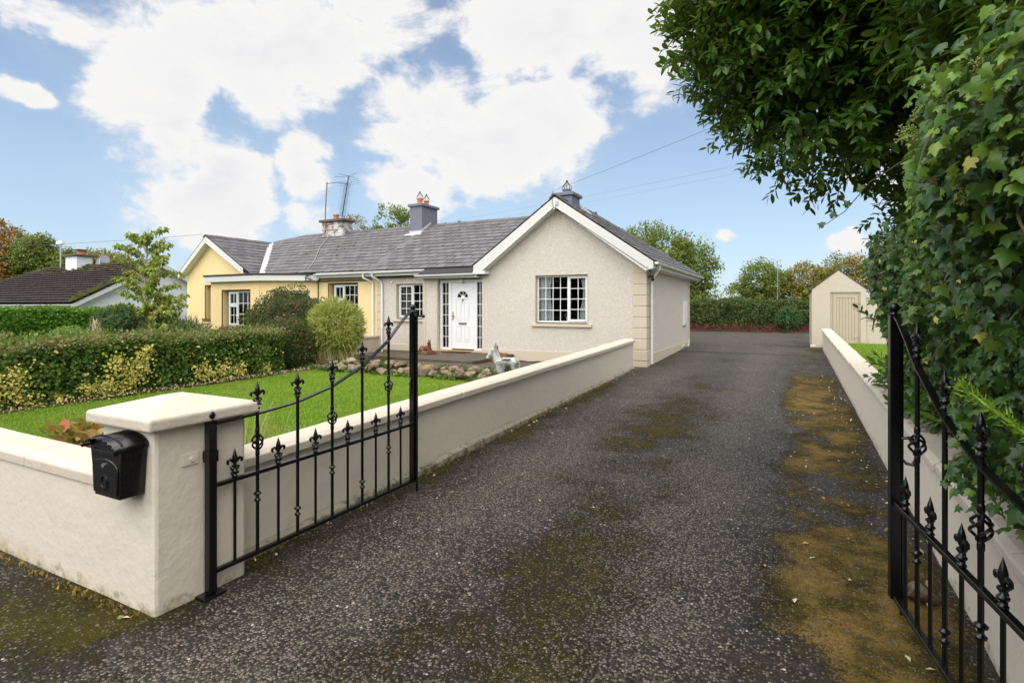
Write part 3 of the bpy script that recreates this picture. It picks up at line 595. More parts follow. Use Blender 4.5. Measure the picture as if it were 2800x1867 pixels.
def curtain(parent, x0, x1, z0, z1, y, mat, mat4=None, gather=0.):
    nx = 44; V = []; F = []; k = max(4, int((x1-x0)*26))
    for j in range(9):
        t = j/8
        for i in range(nx+1):
            u = i/nx; wv = math.sin(u*k*math.pi)*.022+math.sin(u*k*1.7+1)*.010; g = gather*math.sin(math.pi*min(1, (1-t)*1.3))
            p = Vector((x0+(x1-x0)*(u*(1-abs(g))+(g if g > 0 else 0)), y+wv, z0+(z1-z0)*t)); V.append(tuple(mat4 @ p) if mat4 is not None else tuple(p))
    for j in range(8):
        for i in range(nx): a = j*(nx+1)+i; F.append((a, a+1, a+nx+2, a+nx+1))
    m = MB(); m.add(V, F); return m.build('curtain', mat, parent, smooth=True)
def clip_poly(p, q):
    """Sutherland-Hodgman: polygon p against convex counter-clockwise q"""
    for i in range(len(q)):
        a, b = q[i], q[(i+1) % len(q)]; out = []
        ins = lambda c: (b[0]-a[0])*(c[1]-a[1])-(b[1]-a[1])*(c[0]-a[0]) >= -1e-9
        for j in range(len(p)):
            c, d = p[j], p[(j+1) % len(p)]; ic, idd = ins(c), ins(d)
            if ic: out.append(c)
            if ic != idd:
                d1 = (b[0]-a[0])*(c[1]-a[1])-(b[1]-a[1])*(c[0]-a[0]); d2 = (b[0]-a[0])*(d[1]-a[1])-(b[1]-a[1])*(d[0]-a[0]); t = d1/(d1-d2)
                out.append((c[0]+(d[0]-c[0])*t, c[1]+(d[1]-c[1])*t))
        p = out
        if len(p) < 3: return []
    return p
SL_W, SL_E = .32, .262
_slate = MB(); _L = SL_E+.07
_slate.add([(.009, 0, .020), (SL_W-.009, 0, .020), (SL_W-.009, _L, .003), (.009, _L, .003), (.009, 0, .038), (SL_W-.009, 0, .038), (SL_W-.009, _L, .0125), (.009, _L, .0125)],
           [(0, 3, 2, 1), (4, 5, 6, 7), (0, 1, 5, 4), (1, 2, 6, 5), (2, 3, 7, 6), (3, 0, 4, 7)])
SLATE_ME = _slate.mesh('slate'); SLATE_ME.materials.append(M['slate'])
def slate_roof(parent, O, U, Vd, poly, nmax, near=None, rest=None, deck='deck'):
    """O origin at the eave, U along it, Vd up the slope; poly counter-clockwise in (u,v). Returns how many slates became parts"""
    O, U, Vd = Vector(O), Vector(U).normalized(), Vector(Vd).normalized(); Nn = U.cross(Vd)
    B = Matrix((( U.x, Vd.x, Nn.x, O.x), (U.y, Vd.y, Nn.y, O.y), (U.z, Vd.z, Nn.z, O.z), (0, 0, 0, 1)))
    dk = MB(); n = len(poly); vs = [B @ Vector((p[0], p[1], .0)) for p in poly]+[B @ Vector((p[0], p[1], -.05)) for p in poly]
    dk.add(vs, [tuple(range(n)), tuple(range(2*n-1, n-1, -1))]+[(i, i+n, (i+1) % n+n, (i+1) % n) for i in range(n)])
    roof = dk.build('roof', deck, parent)
    u0, u1 = min(p[0] for p in poly), max(p[0] for p in poly); v0, v1 = min(p[1] for p in poly), max(p[1] for p in poly)
    full = []; m = MB()
    row = 0; v = v0-.03
    while v < v1:
        u = u0-SL_W*(.5 if row % 2 else 0)-rnd.uniform(0, .02)
        while u < u1:
            rc = [(u, v), (u+SL_W, v), (u+SL_W, v+SL_E), (u, v+SL_E)]
            cp = clip_poly(rc, poly if v >= v0 else [(p[0], p[1]-.04) if p[1] < v0+.01 else p for p in poly])
            if cp:
                a = abs(sum(cp[i][0]*cp[(i+1) % len(cp)][1]-cp[(i+1) % len(cp)][0]*cp[i][1] for i in range(len(cp))))/2
                if a > SL_W*SL_E*.985 and v+_L < v1: full.append((u, v))
                elif a > .002:
                    zz = lambda q, o: .014-(q[1]-v)/_L*.011+o
                    k = len(cp); m.add([B @ Vector((q[0], q[1], zz(q, 0))) for q in cp]+[B @ Vector((q[0], q[1], zz(q, .011))) for q in cp], [tuple(range(k-1, -1, -1)), tuple(range(k, 2*k))]+[(i, (i+1) % k, (i+1) % k+k, i+k) for i in range(k)])
            u += SL_W
        v += SL_E; row += 1
    if near is not None: full.sort(key=lambda q: ((B @ Vector((q[0], q[1], 0)))-Vector(near)).length)
    cnt = 0
    for (u, v) in full:
        # slates have slipped and lifted a little over the years
        L = B @ Matrix.Translation((u+rnd.gauss(0, .003), v+rnd.gauss(0, .004), rnd.random()*.003)) @ Matrix.Rotation(rnd.gauss(0, .006), 4, 'Z') @ Matrix.Rotation(rnd.gauss(0, .006), 4, 'X')
        if cnt < nmax:
            o = link(bpy.data.objects.new('slate', SLATE_ME)); o.parent = roof; o.matrix_basis = L; cnt += 1
        else:
            m.add([L @ w.co for w in SLATE_ME.vertices], [tuple(p.vertices) for p in SLATE_ME.polygons])
    if m.v:
        o = m.build('edge_slates', 'slate', roof); o['kind'] = 'stuff'
    return roof, cnt
def ridge_tiles(parent, a, b, half=.15, drop=.10, L=.44, mat='ridge'):
    a, b = Vector(a), Vector(b); d = (b-a); n = max(1, round(d.length/L)); d.normalize(); s = d.cross(Vector((0, 0, 1))).normalized(); up = s.cross(d)
    for i in range(n):
        p0 = a+d*(i*L*((b-a).length/(n*L))); p1 = p0+d*((b-a).length/n+.025); h = .008*(i % 2)+rnd.uniform(0, .006); vs = []
        for p in (p0, p1):
            for (k, z) in ((-half, -drop), (-half*.35, -.018), (0, 0), (half*.35, -.018), (half, -drop), (half, -drop-.02), (0, -.03), (-half, -drop-.02)):
                vs.append(p+s*k+up*(z+h+.05))
        fs = [tuple(range(8)), tuple(range(15, 7, -1))]+[(j, j+8, (j+1) % 8+8, (j+1) % 8) for j in range(8)]
        m = MB(); m.add(vs, fs); m.build('ridge_tile', mat, parent)
def gutter(parent, a, b, r=.058, nb=4):
    a, b = Vector(a), Vector(b); d = (b-a).normalized(); s = Vector((d.y, -d.x, 0)); m = MB(); k = 8; vs = []
    for p in (a, b):
        for rr in (r, r-.006):
            for i in range(k+1):
                t = math.pi*i/k; vs.append(p+s*(math.cos(t)*rr)+Vector((0, 0, -math.sin(t)*rr*1.05)))
    n = k+1; fs = []
    for i in range(k): fs += [(i, i+1, 2*n+i+1, 2*n+i), (n+i, 3*n+i, 3*n+i+1, n+i+1)]
    fs += [(0, 2*n, 3*n, n), (k, n+k, 3*n+k, 2*n+k)]+[(i, n+i, n+i+1, i+1) for i in range(k)]+[(2*n+i, 2*n+i+1, 3*n+i+1, 3*n+i) for i in range(k)]
    m.add(vs, fs)
    # end stops and brackets
    for p, e in ((a, d), (b, -d)):
        q = [p+s*(math.cos(math.pi*i/k)*r)+Vector((0, 0, -math.sin(math.pi*i/k)*r*1.05)) for i in range(k+1)]; m.add(q, [tuple(range(k+1))])
    g = m.build('gutter', 'white', parent, smooth=False)
    L = (b-a).length
    for j in range(nb):
        c = a+d*(L*(j+.5)/nb); bb = MB(); vs = []
        for off in (-.018, .018):
            for i in range(k+1):
                t = math.pi*i/k; vs.append(c+d*off+s*(math.cos(t)*(r+.007))+Vector((0, 0, -math.sin(t)*(r+.007)*1.05+.002)))
        bb.add(vs, [(i, i+1, n+i+1, n+i) for i in range(k)]); bb.build('bracket', 'white', g)
    return g
def downpipe(parent, pts, r=.036):
    p = MB().tube(pts, r, 10).build('downpipe', 'white', parent, smooth=True)
    for z in (.35, .78):
        a, b = Vector(pts[-1]), Vector(pts[-2]); c = a.lerp(b, z); MB().tube([c-Vector((0, 0, .03)), c+Vector((0, 0, .03))], r+.007, 10).build('pipe_clip', 'white', p)
    return p
def pot(parent, c, h=.24, r=.11, mat='clay', cowl=True):
    p = MB().lathe([(r*.95, 0), (r*.9, h*.8), (r*1.08, h*.82), (r*1.08, h), (r*.8, h), (r*.8, h*.3)], c, 14).build('chimney_pot', mat, parent, smooth=True)
    if cowl:
        m = MB(); top = Vector(c)+Vector((0, 0, h+.24))
        for i in range(10):
            a = 2*math.pi*i/10; e = Vector(c)+Vector((math.cos(a)*r, math.sin(a)*r, h-.02)); m.tube([e, e+Vector((math.cos(a)*.01, math.sin(a)*.01, .10)), top], .006, 4)
        m.lathe([(.02, -.03), (.035, 0), (.01, .025)], tuple(top), 8); m.build('wire_cowl', 'cable', p)
    return p

# ------------------------------------------------------------------ the cream cottage
H = thing('cream_cottage', (-7.6, 16.7, .2), 'cream pebble-dashed cottage with white front door and front gable', 'house')
FY, BY = 13.5, 13.85
m = MB()
wall_openings(m, -9.95, -3.2, .05, 2.72, FY, FY+.3, [(-6.23, -4.70, 1.29, 2.61), (-9.46, -7.90, .40, 2.57)])
m.prism([(-7.88, 2.72), (-3.2, 2.72), (-3.2, 3.0), (-5.53, 4.58), (-7.88, 2.985)], 'y', FY, FY+.3)
wall_openings(m, -12.1, -9.95, .05, 2.80, BY, BY+.3, [(-11.30, -10.16, 1.35, 2.49)])
m.box(-9.95, -9.70, FY+.3, BY, .05, 2.80)
m.box(-3.5, -3.2, FY+.3, 19.9, .05, 2.85); m.box(-12.1, -3.5, 19.6, 19.9, .05, 2.85); m.box(-12.3, -12.1, BY+.31, 19.9, .05, 2.8)
m.build('wall', 'dash', H)
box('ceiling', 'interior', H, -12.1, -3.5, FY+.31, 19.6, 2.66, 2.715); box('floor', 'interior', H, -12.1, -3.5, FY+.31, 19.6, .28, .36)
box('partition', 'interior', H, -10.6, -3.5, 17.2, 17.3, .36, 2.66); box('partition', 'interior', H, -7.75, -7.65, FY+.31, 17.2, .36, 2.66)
# plinth, corner strips and quoins
for nm, a in (('plinth', (-9.97, -9.46, FY-.022, FY, .05, .54)), ('plinth', (-7.90, -3.55, FY-.022, FY, .05, .54)), ('plinth', (-12.1, -9.97, BY-.022, BY, .05, .55)), ('plinth', (-3.2, -3.178, 13.98, 19.9, .05, .55)),
              ('corner_strip', (-9.985, -9.86, FY-.012, FY, .54, 2.66)), ('corner_strip', (-9.985, -9.95, FY, BY, .05, 2.66)), ('corner_strip', (-10.12, -9.99, BY-.013, BY, .55, 2.66)),
              ('door_surround', (-9.50, -9.44, FY-.012, FY, .40, 2.60)), ('door_surround', (-9.44, -7.86, FY-.012, FY, 2.57, 2.62))):
    box(nm, 'trim', H, *a, bevel=.006)
zq = .13
for i in range(10):
    h = .272; e = .018 if i > 1 else .032
    box('quoin', 'trim', H, -3.53, -3.2+e, FY-e, FY+.42, zq, zq+h-.014, bevel=.010); zq += h
zq = .2
for i in range(9):
    box('quoin', 'trim', H, -12.09, -11.90, BY-.018, BY+.05, zq, zq+.262, bevel=.010); zq += .275
for i in range(9):
    box('quoin', 'trim', H, -3.46, -3.2+.018, 19.62, 19.93, .2+i*.275, .2+i*.275+.262, bevel=.010)
# windows
reveal(H, -6.23, -4.70, 1.29, 2.61, FY, FY+.14, 'trim')
w = window(H, -6.21, -4.72, 1.31, 2.59, FY+.11, [(.62, [(1, 4, 4, False)]), (.38, [(1, 2, 4, True)])], label='wide white gridded window in the front gable')
box('sill', 'trim', w, -6.32, -4.60, FY-.06, FY+.13, 1.205, 1.29, bevel=.010)
curtain(w, -6.20, -5.80, 1.33, 2.6, FY+.225, 'curtain', gather=-.12); curtain(w, -5.02, -4.72, 1.33, 2.6, FY+.225, 'curtain', gather=.3)
reveal(H, -11.30, -10.16, 1.35, 2.49, BY, BY+.14, 'trim')
w = window(H, -11.28, -10.18, 1.37, 2.47, BY+.11, [(.54, [(1, 2, 4, True)]), (.46, [(1, 2, 4, False)])], label='white gridded window beside the front door')
box('sill', 'trim', w, -11.40, -10.1, BY-.06, BY+.13, 1.265, 1.35, bevel=.010)
curtain(w, -11.25, -10.78, 1.38, 2.47, BY+.225, 'netcurtain')
# front door and sidelights
DY = FY+.12
fr = MB(); z0, z1 = .46, 2.55
for a, b in ((-9.44, -9.35), (-9.13, -9.02), (-8.24, -8.14), (-7.97, -7.90)): fr.box(a, b, DY, DY+.08, z0, z1)
for a, b in ((-9.35, -9.13), (-9.02, -8.24), (-8.14, -7.97)): fr.box(a, b, DY, DY+.08, z1-.09, z1)
for a, b in ((-9.35, -9.13), (-8.14, -7.97)): fr.box(a, b, DY, DY+.08, z0, z0+.07)
du = fr.build('door_frame', 'white', H, bevel=.006, seg=1)
for a, b in ((-9.35, -9.13), (-8.14, -7.97)):
    g = MB(); c = (a+b)/2; g.box(c-.009, c+.009, DY+.03, DY+.048, z0+.07, z1-.09); hh = (z1-z0-.16)/6
    for j in range(1, 6): g.box(a, b, DY+.0305, DY+.0475, z0+.07+j*hh-.009, z0+.07+j*hh+.009)
    g.build('glazing_grid', 'white', du)
    for j in range(6):
        for xx in ((a, c-.009), (c+.009, b)): box('pane', 'glass', du, xx[0], xx[1], DY+.036, DY+.042, z0+.07+j*hh+.009, z0+.07+(j+1)*hh-.009)
    curtain(du, a-.02, b+.02, z0, z1, DY+.2, 'netcurtain')
door = MB(); lx0, lx1, lz0, lz1 = -9.015, -8.245, .50, 2.455; cx = (lx0+lx1)/2; fz, fr_ = 2.02, .185
# leaf with a half-round opening for the fanlight
arc = [(cx+fr_*math.cos(math.pi*i/16), fz+fr_*math.sin(math.pi*i/16)) for i in range(17)]
door.box(lx0, lx1, DY+.012, DY+.06, lz0, fz)
door.prism([(lx1, fz), (lx1, lz1), (cx, lz1)]+[arc[8-i] for i in range(0, 9)][0:1]+[arc[i] for i in range(7, -1, -1)], 'y', DY+.012, DY+.06)
door.prism([(lx0, fz), (arc[16][0], fz)]+[arc[i] for i in range(15, 7, -1)]+[(cx, lz1), (lx0, lz1)], 'y', DY+.012, DY+.06)
dl = door.build('front_door', 'white', H)
def ringpart(r0, r1, nm, y0, y1):
    mm = MB()
    for i in range(16):
        a, b = math.pi*i/16, math.pi*(i+1)/16; mm.prism([(cx+r0*math.cos(a), fz+r0*math.sin(a)), (cx+r1*math.cos(a), fz+r1*math.sin(a)), (cx+r1*math.cos(b), fz+r1*math.sin(b)), (cx+r0*math.cos(b), fz+r0*math.sin(b))], 'y', y0, y1)
    return mm
q = ringpart(.185, .235, 'x', DY-.004, DY+.012); q.box(cx-.25, cx+.25, DY-.004, DY+.012, fz-.045, fz)
q.build('fanlight_moulding', 'white', dl)
q = MB()
for a in (45, 90, 135):
    aa = R(a); d = Vector((math.cos(aa), 0, math.sin(aa))); s = Vector((-d.z, 0, d.x))*.008; p0 = Vector((cx, 0, fz))+d*.06; p1 = Vector((cx, 0, fz))+d*.186
    q.prism([((p0+s).x, (p0+s).z), ((p1+s).x, (p1+s).z), ((p1-s).x, (p1-s).z), ((p0-s).x, (p0-s).z)], 'y', DY+.016, DY+.036)
q.lathe([(.0, 0)], (0, 0, -50), 3) if False else None
q.prism([(cx+.065*math.cos(math.pi*i/10), fz+.065*math.sin(math.pi*i/10)) for i in range(11)], 'y', DY+.016, DY+.036)
q.build('fanlight_bars', 'white', dl)
for k in range(4):
    a, b = math.pi*k/4, math.pi*(k+1)/4; pl = [(cx+.066*math.cos(a), fz+.066*math.sin(a))]+[(cx+.184*math.cos(a+(b-a)*i/5), fz+.184*math.sin(a+(b-a)*i/5)) for i in range(6)]+[(cx+.066*math.cos(b), fz+.066*math.sin(b))]
    MB().prism(pl, 'y', DY+.026, DY+.030).build('pane', 'glass', dl)
for (a, b) in ((cx-.235, cx-.045), (cx+.045, cx+.235)):
    for (c, d) in ((1.33, 1.87), (.72, 1.17)):
        q = MB(); t = .018
        q.box(a, a+t, DY+.002, DY+.012, c, d); q.box(b-t, b, DY+.002, DY+.012, c, d); q.box(a+t, b-t, DY+.002, DY+.012, c, c+t); q.box(a+t, b-t, DY+.002, DY+.012, d-t, d)
        q.box(a+.045, b-.045, DY+.001, DY+.012, c+.06, d-.06); q.build('door_panel', 'white', dl, bevel=.005, seg=1)
q = MB(); q.box(lx0+.03, lx0+.055, DY-.008, DY+.012, 1.35, 1.60); q.box(lx0+.033, lx0+.052, DY-.05, DY-.008, 1.46, 1.48); q.box(lx0+.033, lx0+.13, DY-.062, DY-.045, 1.458, 1.482); q.build('door_handle', 'brass', dl, bevel=.003)
q = MB(); q.lathe([(.02, 0), (.034, .01), (.030, .02), (.012, .03)], (cx, DY-.008, 1.945), 10); q.tube([(cx-.028, DY-.012, 1.95), (cx-.024, DY-.02, 1.90), (cx, DY-.022, 1.87), (cx+.024, DY-.02, 1.90), (cx+.028, DY-.012, 1.95)], .008, 6); q.build('door_knocker', 'brass', dl, smooth=True)
q = MB(); q.box(cx-.135, cx+.135, DY-.004, DY+.012, 1.215, 1.285); q.box(cx-.11, cx+.11, DY-.010, DY-.004, 1.23, 1.27); q.build('letter_plate', 'steel', dl, bevel=.003)
box('threshold', 'step', H, -9.46, -7.90, FY-.03, DY+.1, .36, .455, bevel=.008)
# lamp over the door
q = MB(); q.box(cx-.05, cx+.05, DY-.03, DY, 2.475, 2.55); lp = q.build('door_lamp', 'white', H, bevel=.008)
MB().lathe([(.03, 0), (.058, .02), (.06, .07), (.045, .10)], (cx, DY-.075, 2.44), 12).build('lamp_glass', 'potceramic', lp, smooth=True)
# roofs
RZ, RY, SLP = 4.74, 16.6, .60
vd = Vector((0, 1, SLP)).normalized(); k = math.sqrt(1+SLP*SLP)
OY = 13.56; OZ = RZ-(RY-OY)*SLP; vt = (RY-OY)*k
poly = [(0, 0), (4.05, 0), (5.3, vt*.47), (6.6, vt), (0, vt)]
roofM, c1 = slate_roof(H, (-12.1, OY, OZ), (1, 0, 0), vd, poly, 300, near=(-7, 13, 4))
# the slope runs a little further down over the door
OY2 = 13.26; q = MB(); q.prism([(OY2, RZ-(RY-OY2)*SLP-.01), (OY, OZ-.01), (OY, OZ-.06), (OY2, RZ-(RY-OY2)*SLP-.06)], 'x', -9.98, -7.95); q.build('eaves_felt', 'felt', roofM)
# back slope, gable slopes, hipped back
q = MB(); q.add([(-12.1, RY, RZ-.01), (-5.5, RY, RZ-.01), (-5.5, 20.2, RZ-.01-(20.2-RY)*.5), (-12.1, 20.2, RZ-.01-(20.2-RY)*.5)], [(0, 1, 2, 3)]); q.build('rear_roof', 'slate', H)
GX, GZ, GS = -5.53, 4.66, .695; EX = -2.93; ez = GZ-(EX-GX)*-1*-1*GS if False else GZ-(EX-GX)*GS; gk = math.sqrt(1+GS*GS)
uR = Vector((0, 1, 0)); vR = Vector((-1, 0, GS)).normalized(); vtr = (EX-GX)*gk
roofG, c2 = slate_roof(H, (EX, 13.22, ez), uR, vR, [(0, 0), (7.6, 0), (2.75, vtr), (0, vtr)], 0)
WX = -8.05
slate_roof(H, (WX, 16.0, GZ-(GX-WX)*GS), (0, -1, 0), Vector((1, 0, GS)).normalized(), [(.9, 0), (2.78, 0), (2.78, (GX-WX)*gk), (.0, (GX-WX)*gk)], 0)
q = MB(); q.add([(GX, 15.97, GZ), (EX, 20.82, ez), (-8.2, 20.82, ez)], [(0, 1, 2)]); q.build('hip_roof', 'slate', H)
ridge_tiles(roofM, (-12.1, RY, RZ), (-7.3, RY, RZ)); ridge_tiles(roofG, (GX, 13.2, GZ), (GX, 13.78, GZ)); ridge_tiles(roofG, (GX, 14.45, GZ), (GX, 15.95, GZ)); ridge_tiles(roofG, (GX, 15.97, GZ), (EX-.05, 20.8, ez+.02), half=.11)
# bargeboards and soffits of the gable
def barge(sgn, ex, nm='bargeboard'):
    yb = 13.21; t = .20
    top = lambda x: GZ-abs(x-GX)*GS-.035
    pl = [(GX, top(GX)), (ex, top(ex)), (ex, top(ex)-.17), (ex-sgn*.17, top(ex)-.205), (GX, top(GX)-t*1.12)]
    b = MB().prism(pl if sgn > 0 else pl, 'y', yb, yb+.03).build(nm, 'fascia', H, bevel=.004, seg=1)
    MB().prism([(GX, top(GX)-t*1.12), (ex-sgn*.17, top(ex)-.205), (ex-sgn*.17, top(ex)-.227), (GX, top(GX)-t*1.12-.025)], 'y', yb-.012, FY).build('soffit', 'white', b)
    return b
barge(1, -2.96); barge(-1, -8.02)
box('finial_strip', 'white', H, GX-.018, GX+.018, 13.185, 13.21, GZ-.36, GZ-.10)
box('verge_box', 'white', H, -8.03, -7.64, 13.20, 13.50, 2.665, 2.745, bevel=.006)
# fascias, gutters, downpipes
box('fascia', 'fascia', H, -2.985, -2.955, 13.245, 20.75, ez-.19, ez-.035); box('soffit', 'white', H, -3.2, -2.985, 13.245, 20.6, ez-.185, ez-.16)
gutter(H, (-2.885, 20.85, ez-.05), (-2.885, 13.22, ez-.03), nb=7)
downpipe(H, [(-2.885, 13.55, ez-.10), (-2.885, 13.55, ez-.17), (-3.12, 13.80, ez-.42), (-3.135, 13.82, ez-.55), (-3.135, 13.82, .30)], .036)
box('fascia', 'fascia', H, -12.1, -9.99, OY+.005, OY+.03, OZ-.19, OZ-.02); box('soffit', 'white', H, -12.1, -9.99, OY+.03, BY, OZ-.175, OZ-.15)
gutter(H, (-9.9, OY-.065, OZ-.045), (-12.08, OY-.065, OZ-.06), nb=3)
zz2 = RZ-(RY-OY2)*SLP
box('fascia', 'fascia', H, -10.0, -7.95, OY2+.01, OY2+.03, zz2-.15, zz2-.03); box('soffit', 'white', H, -10.0, -7.95, OY2+.03, FY, zz2-.145, zz2-.12)
gutter(H, (-8.0, OY2-.06, zz2-.04), (-10.05, OY2-.06, zz2-.05), nb=3)
downpipe(H, [(-11.98, OY-.065, OZ-.11), (-11.98, OY-.065, OZ-.20), (-11.85, BY-.06, OZ-.36), (-11.83, BY-.06, OZ-.46), (-11.83, BY-.06, .28)], .033)
# chimneys
def chimney(nm, x0, x1, y0, y1, zb, zt, mat, cap, capmat, lab):
    c = box(nm, mat, H, x0, x1, y0, y1, zb, zt, bevel=.012); c['label'] = lab
    box('chimney_cap', capmat, c, x0-.06, x1+.06, y0-.06, y1+.06, zt, zt+cap, bevel=.015); return c
c = chimney('chimney', -12.48, -11.93, 16.08, 17.05, 4.2, 5.40, 'chim', .10, 'chim', 'tall grey rendered chimney with two clay pots')
pot(c, (-12.2, 16.32, 5.49)); pot(c, (-12.2, 16.72, 5.49), .22, .10)
q = MB(); sl = lambda y: RZ-(RY-y)*SLP+.03
q.add([(-12.68, 15.82, sl(15.82)), (-11.90, 15.82, sl(15.82)), (-11.86, 16.07, sl(16.07)+.01), (-12.52, 16.07, sl(16.07)+.01)], [(0, 1, 2, 3)])
q.box(-12.50, -11.91, 16.06, 16.08, sl(16.07), sl(16.07)+.06)
q.prism([(16.05, sl(16.05)), (16.6, sl(16.6)+.02), (16.6, sl(16.6)+.10), (16.05, sl(16.05)+.09)], 'x', -11.93, -11.90); q.build('lead_flashing', 'lead', c)
c = chimney('chimney', -5.80, -5.27, 13.80, 14.42, 4.3, 4.76, 'chim', .09, 'chim', 'low grey chimney behind the gable peak')
pot(c, (-5.53, 14.1, 4.84), .14, .12, 'chim'); MB().prism([(-5.27, 4.45), (-4.98, 4.32), (-4.98, 4.35), (-5.27, 4.60)], 'y', 14.42, 14.62).build('lead_flashing', 'lead', c)
# meter box, alarm box, cables, vent flap
q = MB(); q.box(-3.2, -3.14, 18.55, 19.15, 1.12, 1.92); mb = q.build('meter_box', 'white', H, bevel=.01); box('meter_door', 'white', mb, -3.14, -3.13, 18.60, 19.10, 1.17, 1.87, bevel=.004)
MB().tube([(-3.16, 13.62, 2.66), (-3.10, 13.60, 2.60), (-3.12, 13.60, 2.50), (-3.06, 13.58, 2.44)], .012, 6).build('cable_loop', 'cable', H)
q = MB(); q.box(-3.16, -3.04, 13.56, 13.64, 2.46, 2.52); q.lathe([(.03, 0), (.045, .05), (.02, .07)], (-3.06, 13.60, 2.38), 8); q.build('floodlight', 'cable', H)
MB().tube([(-3.16, 18.2, .45), (-3.14, 18.6, .50), (-3.14, 18.9, .42), (-3.13, 19.2, .36), (-3.14, 19.4, .45), (-3.14, 19.45, .62)], .012, 6).build('wall_cable', 'white', H)
q = MB(); q.box(GX+.02, GX+.10, 13.18, 13.21, GZ-.26, GZ-.16); q.build('cable_box', 'steel', H)
MB().tube([(GX-.02, 13.17, GZ+.12), (GX-.05, 13.17, GZ-.12), (GX-.02, 13.17, GZ-.30), (GX+.3, 13.19, GZ-.50), (EX-.2, 13.19, ez-.16), (EX+.02, 13.3, ez-.2), (EX+.01, 20.5, ez-.2)], .007, 5).build('service_cable', 'cable', H)
box('alarm_sensor', 'white', H, -11.50, -11.42, BY-.06, BY, 2.50, 2.55, bevel=.01)
# potted plant on the inside sill
t = thing('potted_plant', (-5.36, 13.72, 1.36), 'small green potted plant inside the gable window', 'plant')
MB().lathe([(.035, 0), (.055, .11), (.06, .115), (.05, .115), (.03, .09)], (-5.36, 13.72, 1.36), 12).build('pot', 'potceramic', t, smooth=True)
n = 40; D = nrm(rvec(n)*.7+np.array([0, 0, .8])); leaves('leaves', np.tile([-5.36, 13.72, 1.46], (n, 1)), rvec(n), D, RNG.uniform(.08, .17, n), T_LEAF, 'l_green_bergenia', t, wscale=.6)
# ------------------------------------------------------------------ the yellow cottage next door
Yh = thing('yellow_cottage', (-17, 16, .1), 'pale yellow cottage joined on, with flat-roofed porch and side gable', 'house')
m = MB(); wall_openings(m, -14.72, -12.1, -.1, 2.78, BY, BY+.3, [(-14.25, -12.92, 1.10, 2.54)]); 
# porch: straight front and canted side
PY = 12.85; wall_openings(m, -19.15, -16.5, -.3, 2.70, PY, PY+.25, [(-18.50, -16.98, 1.0, 2.34)])
m.box(-19.15, -18.9, PY+.25, 14.0, -.3, 2.70)
cv = Vector((-14.74+16.5, 13.82-12.87, 0)); cl = cv.length; ang = math.atan2(cv.y, cv.x)
CM = Matrix.Translation((-16.5, 12.87, 0)) @ Matrix.Rotation(ang, 4, 'Z')
wall_openings(m, .0, cl, -.3, 2.70, .0, .25, [(.236*cl, .866*cl, 1.05, 2.30)], CM)
# side wing with its gable to the front
WY = 13.4; wx, wz = -19.9, 4.45; wsl = .80; ws = .60
m2 = MB(); wall_openings(m2, -21.45, -17.5, -.4, 2.60, WY, WY+.28, [(-20.32, -19.35, 1.28, 2.57)])
m.v += [] ; base = len(m.v); m.v += m2.v; m.f += [tuple(i+base for i in f) for f in m2.f]
m.prism([(-21.45, 2.60), (-17.5, 2.60), (-17.5, 2.86), (wx, wz-.09), (-21.45, wz-.09-wsl*1.55)], 'y', WY, WY+.28)
m.box(-21.45, -21.2, WY+.28, 19.0, -.4, 2.9)
m.box(-21.2, -12.3, 18.8, 19.0, -.4, 2.7)
m.build('wall', 'yellow', Yh)
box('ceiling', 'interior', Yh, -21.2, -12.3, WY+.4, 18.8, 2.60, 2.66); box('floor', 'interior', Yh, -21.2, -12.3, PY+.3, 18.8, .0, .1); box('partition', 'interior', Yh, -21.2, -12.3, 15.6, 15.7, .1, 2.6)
box('plinth_wall', 'paint', Yh, -14.6, -12.12, BY-.04, BY, -.1, .55)
# windows
wy = window(Yh, -14.12, -12.94, 1.14, 2.50, BY+.13, [(.40, [(.62, 2, 3, True), (.38, 2, 1, True)]), (.60, [(1, 3, 4, False)])], label='white gridded window in the yellow front wall')
box('sill', 'clay', wy, -14.30, -12.88, BY-.05, BY+.13, 1.03, 1.10, bevel=.008)
curtain(wy, -14.05, -13.6, 1.15, 2.5, BY+.28, 'yelcurtain', gather=-.2)
wy = window(Yh, -18.32, -17.0, 1.04, 2.30, PY+.13, [(.38, [(.62, 2, 2, True), (.38, 2, 1, True)]), (.62, [(1, 3, 3, False)])], label='white window in the porch front')
box('sill', 'dogstone', wy, -18.60, -16.92, PY-.07, PY+.12, .92, 1.0, bevel=.008); curtain(wy, -18.3, -17.9, 1.05, 2.3, PY+.3, 'netcurtain'); curtain(wy, -17.4, -17.0, 1.05, 2.3, PY+.3, 'curtain')
for a, b in ((-18.52, -18.47), ):
    box('window_crack_line', 'dogstone', wy, a-.01, a+.012, PY-.003, PY+.02, 1.0, 2.36)
wy = window(Yh, .255*cl, .84*cl, 1.08, 2.27, .12, [(.42, [(.62, 2, 2, True), (.38, 2, 1, True)]), (.58, [(1, 3, 3, False)])], CM, label='white window in the canted porch wall')
MB().box(.22*cl, .88*cl, -.06, .12, .98, 1.05, CM).build('sill', 'dogstone', wy); curtain(wy, .27*cl, .5*cl, 1.1, 2.27, .28, 'yelcurtain', CM); curtain(wy, .6*cl, .83*cl, 1.1, 2.27, .28, 'netcurtain', CM)
wy = window(Yh, -20.18, -19.40, 1.32, 2.53, WY+.13, [(1.0, [(.6, 1, 1, True), (.4, 1, 1, True)])], label='narrow white window in the yellow gable')
box('sill', 'dogstone', wy, -20.42, -19.3, WY-.07, WY+.13, 1.20, 1.28, bevel=.008)
